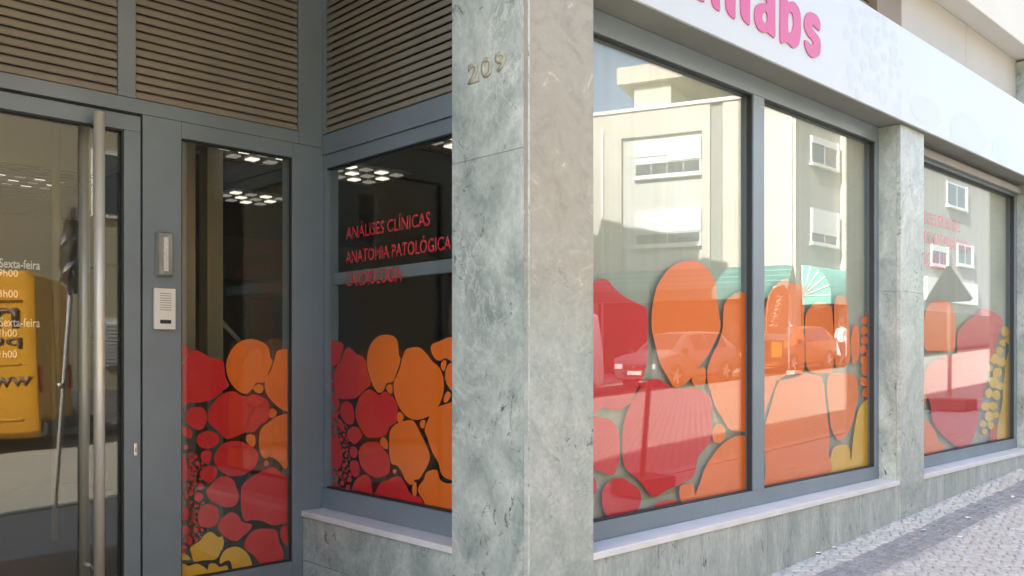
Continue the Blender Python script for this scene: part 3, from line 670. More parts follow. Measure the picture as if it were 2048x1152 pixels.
# --- side window of the recess
sw = empty('shop_window', (XW, 3.8, ST), 'side window of the entrance recess with red lettering and large orange cells', 'window')
box('transom', XW, XW + .10, 3.103, 4.497, 2.664, LZ - .001, M_frame, sw, .003)
box('frame_top', XW + .014, XG + .06, 3.103, 4.469, 2.585, 2.663, M_frame, sw, .002)
box('frame_bottom', XW, XG + .05, 3.103, 4.497, ST + .001, .708, M_frame, sw, .003)
box('frame_side', XW + .012, XG + .061, 4.47, 4.4985, .709, 2.6635, M_frame, sw, .002)
box('frame_side', XW + .001, XG + .05, 3.103, 3.12, .709, 2.6635, M_frame, sw, .002)
box('inner_rail', XG + .03, XG + .07, 3.121, 4.469, 1.905, 1.972, M_frame, sw, .002)
gg = box('glass_pane', XG, XG + .008, 3.11, 4.475, .70, 2.59, M_glass_side, sw)
box('gasket', XW + .012, XG - .001, 3.12, 4.469, .7085, .716, M_frame_dk, sw); box('gasket', XW + .018, XG - .001, 3.12, 4.469, 2.577, 2.5845, M_frame_dk, sw)
for (s, u0, u1, vb) in (('ANÁLISES CLÍNICAS', 692, 860, 478), ('ANATOMIA PATOLÓGICA', 692, 902, 526), ('CARDIOLOGIA', 692, 804, 572)):
    a = onX(u0, vb, XG + .011); c = onX(u1, vb, XG + .011)
    text_mesh('lettering', s, (XG + .011, a.y, a.z - .005), (0, -1, 0), (0, 0, 1), a.y - c.y, .078 if 'CARD' in s else .09, M_redtext, gg, bold=.008, depth=.0005)
ZA = Z(640, 660, .17361)
blA = [(og, [(735, 55), (830, 65), (890, 130), (905, 280), (925, 340), (890, 460), (840, 590), (765, 615), (735, 690), (680, 725), (620, 660), (560, 500), (540, 380), (550, 260), (590, 150), (660, 80)]),
 (og, [(1060, 200), (1150, 205), (1230, 280), (1290, 360), (1370, 430), (1415, 550), (1420, 700), (1380, 840), (1270, 980), (1110, 1035), (990, 990), (900, 870), (850, 720), (850, 600), (910, 460), (945, 320), (985, 230)]),
 (og, [(1480, 85), (1560, 90), (1620, 200), (1560, 370), (1500, 355), (1440, 325), (1380, 355), (1320, 330), (1275, 240), (1285, 170), (1370, 130)]), (og, [(1440, 345), (1450, 400), (1420, 475), (1387, 430), (1395, 375)]),
 (og, [(1480, 390), (1560, 390), (1600, 600), (1540, 700), (1490, 680), (1440, 580), (1440, 470)]), (og, [(1465, 705), (1500, 750), (1460, 825), (1420, 830), (1425, 760)]),
 (og, [(1460, 850), (1600, 850), (1650, 1300), (1600, 1700), (1480, 1720), (1400, 1660), (1365, 1540), (1335, 1480), (1290, 1400), (1235, 1240), (1205, 1150), (1245, 1030), (1300, 920)]),
 (og, [(1060, 1040), (1110, 1100), (1155, 1190), (1205, 1290), (1260, 1430), (1250, 1530), (1190, 1640), (1140, 1715), (1090, 1725), (1050, 1785), (990, 1740), (930, 1620), (880, 1560), (820, 1540), (798, 1430), (795, 1270), (812, 1150), (880, 1080), (960, 1050)]),
 (og, [(800, 622), (828, 640), (828, 728), (790, 725), (758, 665)]), (og, [(920, 945), (962, 1000), (930, 1060), (888, 1050), (888, 970)]), (og, [(1190, 1035), (1208, 1060), (1190, 1130), (1153, 1120), (1148, 1060)]),
 (og, [(740, 1240), (775, 1300), (768, 1370), (720, 1350), (685, 1290), (700, 1250)]), (pk, (850, 1630, 24)), (og, [(1070, 1765), (1108, 1765), (1110, 1895), (1067, 1895)]),
 (og, [(1290, 1612), (1350, 1622), (1380, 1720), (1450, 1765), (1530, 1765), (1640, 1780), (1640, 2160), (1400, 2130), (1240, 2080), (1190, 1960), (1132, 1870), (1142, 1790), (1190, 1730), (1220, 1650)]),
 (rd, [(90, 150), (180, 130), (250, 150), (268, 200), (245, 270), (225, 350), (190, 400), (90, 410)]),
 (rd, [(320, 200), (370, 230), (420, 280), (480, 300), (528, 370), (540, 480), (578, 620), (520, 680), (440, 760), (380, 790), (220, 790), (170, 700), (150, 550), (190, 420), (245, 340), (275, 250)]),
 (rd, [(560, 685), (640, 725), (680, 750), (740, 710), (830, 765), (885, 870), (885, 1000), (868, 1070), (800, 1110), (740, 1220), (600, 1240), (520, 1220), (440, 1090), (405, 980), (418, 860), (465, 755)]),
 (rd, [(300, 820), (360, 860), (388, 960), (380, 1060), (340, 1090), (270, 1050), (230, 960), (240, 860)]), (rd, [(150, 730), (190, 780), (220, 850), (200, 905), (150, 870), (130, 800)]),
 (rd, [(90, 600), (140, 610), (150, 660), (130, 715), (90, 700)]), (rd, [(90, 430), (130, 440), (135, 560), (90, 580)]), (rd, [(215, 1030), (250, 1050), (280, 1130), (255, 1170), (210, 1110)]),
 (rd, [(370, 1115), (440, 1130), (480, 1220), (440, 1280), (390, 1315), (320, 1250), (310, 1170)]),
 (rd, [(590, 1285), (680, 1300), (735, 1390), (785, 1450), (800, 1600), (760, 1670), (640, 1700), (540, 1650), (470, 1570), (440, 1440), (460, 1350), (520, 1300)]),
 (rd, [(150, 1220), (200, 1240), (240, 1360), (250, 1500), (220, 1590), (170, 1600), (120, 1500), (100, 1350), (115, 1260)]), (rd, [(370, 1340), (420, 1370), (420, 1440), (380, 1475), (340, 1440), (335, 1370)]),
 (rd, [(360, 1510), (430, 1515), (455, 1620), (430, 1690), (380, 1680), (345, 1590)]), (rd, [(490, 1670), (560, 1690), (590, 1780), (605, 1900), (600, 1960), (360, 1920), (380, 1790), (420, 1720)]),
 (rd, [(860, 1690), (930, 1700), (990, 1790), (1045, 1890), (1150, 1925), (1185, 1990), (1205, 2080), (1000, 2060), (640, 1980), (650, 1840), (700, 1760), (780, 1730)])]
blA += [(rd, c) for c in ((170, 975, 25), (140, 1020, 20), (190, 1020, 18), (155, 1060, 18), (130, 1135, 25), (185, 1085, 14), (240, 1260, 22), (275, 1330, 18), (262, 1390, 18), (300, 1380, 15), (292, 1450, 15), (275, 1560, 24), (230, 1655, 26), (285, 1685, 22), (335, 1725, 26), (190, 1700, 20), (160, 1800, 34), (250, 1765, 25), (320, 1810, 26), (118, 1700, 15), (305, 1540, 16), (140, 930, 16), (205, 960, 14), (300, 1250, 14), (110, 1660, 14), (215, 1810, 20))]
fill_small(blA, 95, 345, 880, 1880, 1500, 9, 20, 3)
blobs(blA, ZA, lambda u, v: (-onX(u, v, XG + .01).y, onX(u, v, XG + .01).z), (-4.4695, -3.1205, .7165, 2.4), lambda a, z, dd: Vector((XG + .0105 + dd, -a, z)), gg)

# --- intercom and the little wall box above it
ic = empty('intercom_panel', (1.84, YD, 1.55), 'white door intercom panel with speaker slots and black button', 'intercom')
a = onY(305, 576, YD); c = onY(348, 660, YD)
x0, x1, z1, z0 = a.x, c.x, a.z, c.z + .002
box('face_plate', x0, x1, YD - .022, YD - .001, z0, z1, mat('intercom_white', (.74, .73, .69), .4, .02), ic, .003)
for k in range(8):
    zz = z1 - (.026 + k * .0115 * (z1 - z0) / .2); box('speaker_slot', x0 + (x1 - x0) * .27, x0 + (x1 - x0) * .80, YD - .0226, YD - .0215, zz - .0017, zz + .0017, mat('slot_grey', (.22, .22, .21), .6), ic)
box('call_button', x0 + (x1 - x0) * .27, x0 + (x1 - x0) * .78, YD - .025, YD - .0215, z0 + (z1 - z0) * .14, z0 + (z1 - z0) * .23, M_frame_dk, ic, .001)
wb = empty('label_holder', (1.85, YD, 1.82), 'scratched clear plastic label holder above the intercom', 'label holder')
a = onY(309, 462, YD); c = onY(345, 556, YD); x0, x1, z1, z0 = a.x, c.x, a.z, c.z
M_plastic = mat('scratched_grey_plastic', (.27, .275, .265), .35, .3, 25, .3, 60, stretch=(1, 1, .3))
bm = bmesh.new(); add_box(bm, x0, x1, YD - .035, YD - .001, z0, z1)
for v in bm.verts:
    if v.co.y < YD - .02: v.co.x += .012 if v.co.x < (x0 + x1) / 2 else -.014; v.co.z += -.012 if v.co.z > (z0 + z1) / 2 else .012
bmesh.ops.bevel(bm, geom=bm.edges[:], offset=.004, segments=2, affect='EDGES')
mesh_obj('housing', bm, M_plastic, wb)
box('label_strip', x0 + .034, x1 - .036, YD - .0365, YD - .0345, z0 + .03, z1 - .03, mat('paper_label', (.62, .62, .58), .6, .15, 60), wb)
for k in range(9): box('label_mark', x0 + .043, x1 - .046, YD - .0372, YD - .0366, z0 + .045 + k * .012, z0 + .049 + k * .012, mat('ink_grey', (.28, .28, .28), .7), wb)

# --- recess shell, building mass (the rest of the block, mostly out of the picture)
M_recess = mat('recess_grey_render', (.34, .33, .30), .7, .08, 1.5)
M_recess_floor = mat('recess_stone_floor', (.15, .15, .145), .45, .12, 3)
tag(box('entrance_floor', -2.0, 2.648, 2.605, 4.62, -.1, .14, M_recess_floor), kind='structure')
tag(box('recess_ceiling', -2.0, 2.774, 2.70, 4.62, 4.052, 4.25, M_recess), kind='structure')
cb = empty('clinic_building', (0, 6, 0), 'plain rendered upper storeys of the clinic block', 'building')
M_block = mat('block_render', (.46, .43, .37), .7, .06, 1.2)
box('wall', -14.0, -1.4, 2.6, 4.6, -1.2, 4.25, M_recess, cb); box('wall', 9.96, 30.0, 2.6, 4.6, -.2, TOPZ - .01, M_block, cb)
box('upper_storeys', -14.0, 3.04, 2.575, 14.0, 4.31, 16.3, M_block, cb); box('upper_storeys', 3.045, 30.0, 2.75, 14.0, 5.36, 16.3, M_block, cb)
box('wall', -40, -14.01, 2.6, 14, -2.2, 10.3, M_block, cb)

# ------------------------------------------------------------------ clinic interior
def room(name, *a): return tag(box(name, *a), kind='structure')
M_wall_in = mat('interior_wall', (.23, .21, .16), .7, .1, 1.2)
M_wall_up = mat('interior_bulkhead', (.36, .325, .21), .7, .05, 1.2)
M_floor_in = mat('interior_floor', (.12, .105, .09), .35, .15, 2)
M_ceil = mat('interior_ceiling', (.20, .185, .16), .7, .05, 2)
room('interior_floor', -2, 12.5, 4.621, 9.5, .1, .20, M_floor_in); room('interior_floor', 2.96, 12.5, 2.93, 4.619, .1, .20, M_floor_in)
room('interior_back_wall', -2, 12.5, 9.5, 9.6, .1, 4.2, M_wall_in); room('interior_end_wall', 12.5, 12.6, 2.96, 9.6, .1, 4.2, M_wall_in); room('interior_end_wall', -2.1, -2.0, 4.63, 9.6, .1, 4.2, M_wall_in)
room('interior_ceiling', 2.45, 12.49, 4.64, 9.49, 2.86, 2.95, M_ceil); room('interior_ceiling', 2.98, 12.49, 2.95, 4.63, 2.86, 2.95, M_ceil); room('interior_ceiling', -2, 2.449, 7.1, 9.49, 2.86, 2.95, M_ceil)
room('interior_bulkhead', -2, 2.44, 7.04, 7.09, 2.87, 3.9, M_wall_up); room('interior_bulkhead', 2.38, 2.44, 4.65, 7.03, 2.87, 3.9, M_wall_up); room('interior_ceiling', -2, 2.44, 4.65, 7.1, 3.91, 4.0, M_ceil)
IC = [o for o in COL.objects if o.name.startswith('interior_ceiling')][2]
b0 = None
for k in range(24):
    if b0 is None: b0 = box('batten', -1.95, 2.43, 7.12, 7.16, 2.835, 2.858, M_ceil, IC)
    else: copy_to(b0, (0, k * .09, 0), IC)
def troffer(x, y, label, rz=0.0):
    t = empty('ceiling_light', (x, y, 2.86), label, 'ceiling light'); w, d = .58, .58
    box('housing', x - w / 2, x + w / 2, y - d / 2, y + d / 2, 2.846, 2.859, M_steel, t)
    for i in range(4):
        for j in range(3):
            xx = x - w / 2 + .03 + i * .137; yy = y - d / 2 + .04 + j * .18
            box('lamp_cell', xx + .015, xx + .085, yy + .02, yy + .10, 2.838, 2.8455, MATS['lamp_on'] if (i + j) % 2 == 0 else MATS['lamp_dim'], t)
mat('lamp_on', (1.0, .96, .86), .5, 0, emit=.24); mat('lamp_dim', (.5, .48, .42), .5, 0, emit=.1)
for x, y, s in ((2.85, 5.45, 'nearest grid light seen at the top of the narrow window'), (3.62, 7.05, 'farther grid light seen lower in the narrow window'), (2.0, 7.6, 'grid ceiling light seen through the door glass'),
                (3.75, 5.55, 'grid ceiling light at the upper left of the side window'), (3.6, 4.2, 'grid ceiling light beside the pillar in the side window')): troffer(x, y, s)
M_in_beige = mat('interior_column_beige', (.40, .365, .26), .6, .05); M_in_red = mat('interior_red_panel', (.20, .035, .025), .5, .2, 3); M_in_dark = mat('interior_dark_wood', (.045, .036, .03), .5, .2, 3)
def at(u, y): return onY(u, 700, y).x
tag(box('interior_column', at(352, 5.3), at(391, 5.3), 5.3, 5.42, .2, 2.855, M_in_beige), 'pale beige interior column at the left of the narrow window', 'column')
tag(box('interior_column', at(415, 5.5), at(446, 5.5), 5.5, 5.62, .2, 2.855, M_in_beige), 'slim beige interior column left of the ceiling lights', 'column')
tag(box('red_partition', at(500, 7.2), at(548, 7.2), 7.2, 7.26, .2, 2.0, M_in_red, None, .01), 'dark red partition panel deep inside the clinic', 'partition')
tag(box('dark_cabinet', at(450, 8.8), at(590, 8.8), 8.8, 9.3, .2, 2.3, M_in_dark, None, .01), 'dark wooden cabinet against the clinic back wall', 'cabinet')
tag(tube('stair_rail', [onY(440, 640, 6.4), onY(500, 705, 6.4)], .018, M_steel), 'slanting pale handrail inside the narrow window', 'handrail')
ds = empty('reception_desk', (5.2, 7.0, .2), 'brown reception desk seen dimly through the side window', 'desk')
box('front_panel', 4.2, 6.2, 6.8, 6.86, .2, 1.2, M_in_dark, ds, .01); box('worktop', 4.15, 6.25, 6.75, 7.3, 1.205, 1.245, mat('desk_top', (.26, .19, .11), .4, .15, 4), ds, .008)
tag(box('notice_board', 3.6, 4.05, 9.44, 9.49, 1.3, 2.3, mat('cork_board', (.30, .18, .09), .8, .15, 20), None, .008), 'orange brown notice board on the back wall', 'notice board')
cbn = empty('wall_unit', (1.0, 8.7, .2), 'tall brown panelled unit behind the door glass', 'cabinet')
for k in range(4): box('door_panel', at(205, 8.7) + .0, at(262, 8.7), 8.7, 9.2, .2 + k * .72, .2 + k * .72 + .695, mat('unit_brown', (.24, .185, .10), .5, .1, 3), cbn, .008)
tag(tube('interior_pole', [(at(112, 6.6), 6.6, .2), (at(112, 6.6), 6.6, 3.9)], .028, M_in_beige), 'slim pale pole standing behind the door glass', 'pole')

# ================================================================== ACROSS THE STREET (seen in the glass)
MY = 2 * YG
def vY(u, v, yreal):
    """point on the real plane y = yreal whose mirror image in the street glass shows at pixel (u, v)"""
    q = onY(u, v, MY - yreal); return Vector((q.x, yreal, q.z))
EK = Vector((-.37, -.93, 0)); NB = Vector((-.93, .37, 0)); PB = Vector((29.8, -14.5, 0))
def bw(u, v):
    d = ray(u, v); ek = Vector((EK.x, -EK.y)); p = Vector((PB.x, MY - PB.y))
    k = -(p.x * d.y - p.y * d.x) / (ek.x * d.y - ek.y * d.x); q = p + ek * k; t = q.x / d.x
    return k, CAMZ + d.z * t
def ebox(name, k0, k1, n0, n1, z0, z1, m, parent, bev=0.0):
    o = PB + EK * min(k0, k1) + NB * n0; o.z = z0
    return obox(name, o, EK, NB, (0, 0, 1), abs(k1 - k0), n1 - n0, z1 - z0, m, parent, bev)
M_cream = bricky('cream_wall_tiles', (.63, .59, .505), (.66, .62, .53), (.53, .495, .43), .3, .1, .012, .6, .15, 'YZ')
M_cream_f = bricky('cream_front_tiles', (.58, .55, .48), (.60, .57, .50), (.49, .46, .39), .3, .1, .012, .6, .15, 'XZ')
M_infill = mat('pale_grey_infill', (.60, .605, .58), .7, .06, 1.0)
M_strip = mat('groove_shade_grey', (.30, .30, .27), .7, .06, 1.0)  # shade of the upright recess in the end wall, put into a grey colour
M_shut = mat('white_shutter', (.82, .82, .80), .55, .03, 2)
M_pvc = mat('white_window_frame', (.80, .80, .79), .45, .02)
M_wglass = mat('far_window_glass', (.09, .11, .12), .08, .1, 2, spec=.6)
M_teal = mat('teal_awning_cloth', (.07, .23, .20), .8, .08, 3); M_teal_p = mat('teal_awning_pale', (.17, .50, .42), .8, .08, 3)
M_shopdark = mat('shop_dark_glass', (.03, .033, .035), .12, .2, 2)
M_whitep = mat('white_paint', (.80, .80, .78), .5, .03)
zb = .2
B = empty('corner_building', (32, -14, .8), 'cream tiled corner building with white roller shutters reflected in the shop window', 'building')
kL, kP0, kP1, kR = bw(1184, 400)[0], bw(1420, 400)[0], bw(1446, 400)[0], bw(1592, 400)[0]
ZT = 11.6
kw0, kw1 = bw(1266, 400)[0], bw(1404, 400)[0]; ki0 = bw(1243, 400)[0]
ebox('wall', kL, ki0, -.4, 0, zb, ZT, M_cream, B); ebox('wall', kw1, kP0, -.4, 0, zb, ZT, M_cream, B)
ztop = bw(1330, 268)[1]
ebox('wall', ki0 - .001, kw1 + .001, -.4, 0, ztop, ZT, M_cream, B)
ebox('shaded_groove', kP0 - .001, kP1 + .001, -.4, -.10, zb, ZT, M_strip, B)
ebox('wall', kP1, kR, -.4, 0, zb, ZT, M_cream, B)
ebox('infill_panel', ki0 - .002, kw1 + .002, -.4, -.16, zb, ztop, M_infill, B)
ebox('core', kL, kR, -7.5, -.41, zb, ZT - .01, M_cream, B)
ebox('coping', kL, kR, -.5, .08, ZT + .001, ZT + .14, M_whitep, B)
ebox('drain_pipe', bw(1585, 400)[0], bw(1579, 400)[0], .002, .10, zb, ZT, M_whitep, B)
ebox('drain_pipe', bw(1208, 400)[0], bw(1204, 400)[0], .002, .08, zb, bw(1206, 262)[1], M_whitep, B)
ac = ebox('attic', bw(1336, 300)[0], bw(1262, 300)[0], -3.4, -.5, ZT + .141, ZT + 1.25, M_cream, B)
ebox('roof_slab', bw(1450, 300)[0], bw(1232, 300)[0], -4.0, -.15, ZT + 1.251, ZT + 1.95, M_cream, B)
def end_window(v0, v1, shut, split):
    z1 = bw(1335, v0)[1]; z0 = bw(1335, v1)[1]
    w = ebox('window', kw1 + .06, kw0 - .06, -.155, -.10, z0, z1, M_pvc, B)
    zs = z1 - (z1 - z0) * shut; mid = (kw0 + kw1) / 2
    ebox('roller_shutter', kw1 + .05, mid - .01, -.099, -.06, zs, z1 - .002, M_shut, w)
    ebox('roller_shutter', mid + .01, kw0 - .05, -.099, -.06, zs + (.25 if split else 0), z1 - .002, M_shut, w)
    n = 4 if split else 2; span = (kw0 - kw1 - .3) / n
    for i in range(n):
        a = kw1 + .12 + i * (kw0 - kw1 - .18) / n
        ebox('pane', a, a + span, -.0995, -.085, z0 + .10, zs - .06 if not split else min(zs + .2, zs - .05), M_wglass, w)
    ebox('sill', kw1 + .02, kw0 - .02, -.155, .04, z0 - .1, z0 - .002, M_whitep, B)
end_window(277, 350, .60, True); end_window(420, 490, .62, False)
# front range facing the street
Y1, Y2 = -11.1, -10.35
XA = vY(1592, 400, Y1).x; XB = vY(1681, 400, Y1).x
M_front_shade = mat('shaded_front_grey', (.44, .43, .395), .7, .05, 1.2)  # shade on the street side painted in as a greyer wall colour
box('front_wall', XA + .02, XB, Y1 - .4, Y1, zb, ZT, M_front_shade, B); box('wing_wall', XB + .001, XB + 30, Y2 - 9, Y2, zb, ZT - .2, M_cream, B)
box('front_face', XB + .25, XB + 30, Y2 + .001, Y2 + .03, zb, ZT - .2, M_front_shade, B)
def front_window(u0, u1, v0, v1, y, shut=.3, deep=.0):
    a = vY(u0, v0, y); c = vY(u1, v1, y); z1, z0 = a.z, c.z
    w = box('window', a.x, c.x, y + .002, y + .05, z0, z1, M_pvc, B); n = 2; sp = (c.x - a.x) / n
    for i in range(n): box('pane', a.x + .07 + i * sp, a.x + sp - .05 + i * sp, y + .045, y + .056, z0 + .08, z1 - .08, M_wglass, w)
    if shut: box('roller_shutter', a.x + .05, c.x - .05, y + .0565, y + .08, z1 - (z1 - z0) * shut, z1 - .03, M_shut, w)
    box('sill', a.x - .08, c.x + .08, y + .002, y + .16, z0 - .09, z0 - .002, M_whitep, B); box('reveal', c.x + .001, c.x + .12, y + .002, y + .12, z0, z1, M_whitep, B)
front_window(1621, 1672, 270, 342, Y1 + .001, .25); front_window(1621, 1672, 415, 495, Y1 + .001, .7)
front_window(1893, 1930, 362, 422, Y2 + .031, .0); front_window(1862, 1892, 488, 534, Y2 + .031, .3); front_window(1914, 1942, 486, 534, Y2 + .031, .0)
box('fascia_board', vY(1846, 580, Y2).x, vY(1948, 580, Y2).x, Y2 + .032, Y2 + .2, vY(1900, 606, Y2).z, vY(1900, 562, Y2).z, M_whitep, B)
# shop fronts under the awnings
ebox('shop_front', kR + .3, kL - .3, .003, .05, zb + .5, bw(1330, 604)[1], M_shopdark, B)
box('shop_front', XA + .4, XB - .3, Y1 + .003, Y1 + .06, zb + 1.0, vY(1640, 604, Y1).z, M_shopdark, B); box('shop_front', XB + .5, XB + 20, Y2 + .035, Y2 + .06, zb + 1.0, vY(1750, 612, Y2).z, M_shopdark, B)
# awnings
aw = empty('awning', tuple(PB + EK * .0 + NB * .4 + Vector((0, 0, 4))), 'long teal awning along the end wall of the corner building', 'awning')
z1 = bw(1340, 540)[1]; z0 = bw(1340, 585)[1]; zv = bw(1340, 606)[1]
def epts(l): return [PB + EK * k + NB * n + Vector((0, 0, z)) for k, n, z in l]
kk = kR + .1
prism('canopy', epts([(kk, .06, z1), (kk, 1.5, z0), (kk, 1.5, z0 - .04), (kk, .06, z1 - .05)]), EK * (kL - kR - .4), M_teal, aw)
prism('valance', epts([(kk, 1.47, z0 - .041), (kk, 1.5, z0 - .041), (kk, 1.5, zv), (kk, 1.47, zv)]), EK * (kL - kR - .4), M_teal, aw)
for i in range(3):
    zz = z1 + (z0 - z1) * (.25 + .25 * i); nn = .06 + 1.44 * (.25 + .25 * i)
    prism('stripe', epts([(kk, nn - .05, zz + .03), (kk, nn + .05, zz - .013), (kk, nn + .05, zz - .003), (kk, nn - .05, zz + .04)]), EK * (kL - kR - .4), M_teal_p, aw)
def fan_awning(label, x0, x1, y, zc, r):
    a = empty('awning', (x0, y, zc), label, 'awning'); N = 10
    arc = [(y + .02 + r * math.sin(i / N * math.pi / 2), zc + r * 1.05 * math.cos(i / N * math.pi / 2)) for i in range(N + 1)]
    bm = bmesh.new(); o = [[bm.verts.new((x, yy, zz)) for yy, zz in arc] for x in (x0, x1)]; c0 = [bm.verts.new((x, y + .02, zc)) for x in (x0, x1)]
    for i in range(N): bm.faces.new((o[0][i], o[0][i + 1], o[1][i + 1], o[1][i])); bm.faces.new((c0[0], o[0][i + 1], o[0][i])); bm.faces.new((c0[1], o[1][i], o[1][i + 1]))
    mesh_obj('canopy', bm, M_teal_p, a)
    for i in range(0, 6):
        t = i / 5 * math.pi / 2; tube('rib', [(x0 - .02, y + .03, zc + .01), (x0 - .02, y + .02 + r * math.sin(t), zc + r * 1.05 * math.cos(t))], .028, M_whitep, a, 6)
    box('valance', x0, x1, y + r - .01, y + r + .02, zc - .32, zc - .001, M_teal_p, a); box('end_valance', x0 - .02, x0 + .01, y + .02, y + r - .011, zc - .32, zc - .001, M_teal_p, a)
za = vY(1640, 597, Y1).z
fan_awning('teal quarter round awning with white radiating ribs', XA + .35, XB - .1, Y1 + .07, za, 1.15)
fan_awning('long teal quarter round awning farther along the street front', XB + .6, XB + 2.6, Y2 + .2, za - .1, 1.0)
# building on the far left corner: its roof casts the shade on the corner building
A = empty('beige_building', (0, -13, 0), 'plain beige building opposite the entrance with a white vent grille', 'building')
M_beigeA = mat('beige_building_render', (.46, .41, .28), .7, .06, .8)
YA = -11.5
box('wall', -30, 19.0, -26, YA, -2, 12.9, M_beigeA, A); box('parapet', 10.5, 19.0, YA - 5.2, YA - 1.2, 12.901, 13.6, M_beigeA, A); box('plinth', -30, 19.0, YA + .001, YA + .05, -2, .75, mat('grey_plinth', (.30, .29, .26), .8, .1), A)
for i in range(6):
    for j in range(2):
        x = -14 + i * 5.2; z = 4.6 + j * 3.2
        w = box('window', x, x + 1.6, YA + .002, YA + .05, z, z + 1.5, M_pvc, A); box('pane', x + .08, x + .76, YA + .045, YA + .056, z + .08, z + 1.42, M_wglass, w); box('pane', x + .84, x + 1.52, YA + .045, YA + .056, z + .08, z + 1.42, M_wglass, w)
MYD = 2 * (YDG + .004)
def dY(u, v, yreal):
    q = onY(u, v, MYD - yreal); return Vector((q.x, yreal, q.z))
a = dY(200, 638, YA); c = dY(242, 732, YA)
gr = empty('vent_grille', (a.x, YA, c.z), 'white slatted vent grille low on the beige wall', 'vent')
box('frame', a.x, c.x, YA + .002, YA + .05, c.z, a.z, M_whitep, gr)
for i in range(11): box('slat', a.x + .06, c.x - .06, YA + .0505, YA + .09, c.z + .08 + i * (a.z - c.z - .16) / 11, c.z + .08 + i * (a.z - c.z - .16) / 11 + .055, mat('grille_grey', (.55, .55, .52), .5), gr)

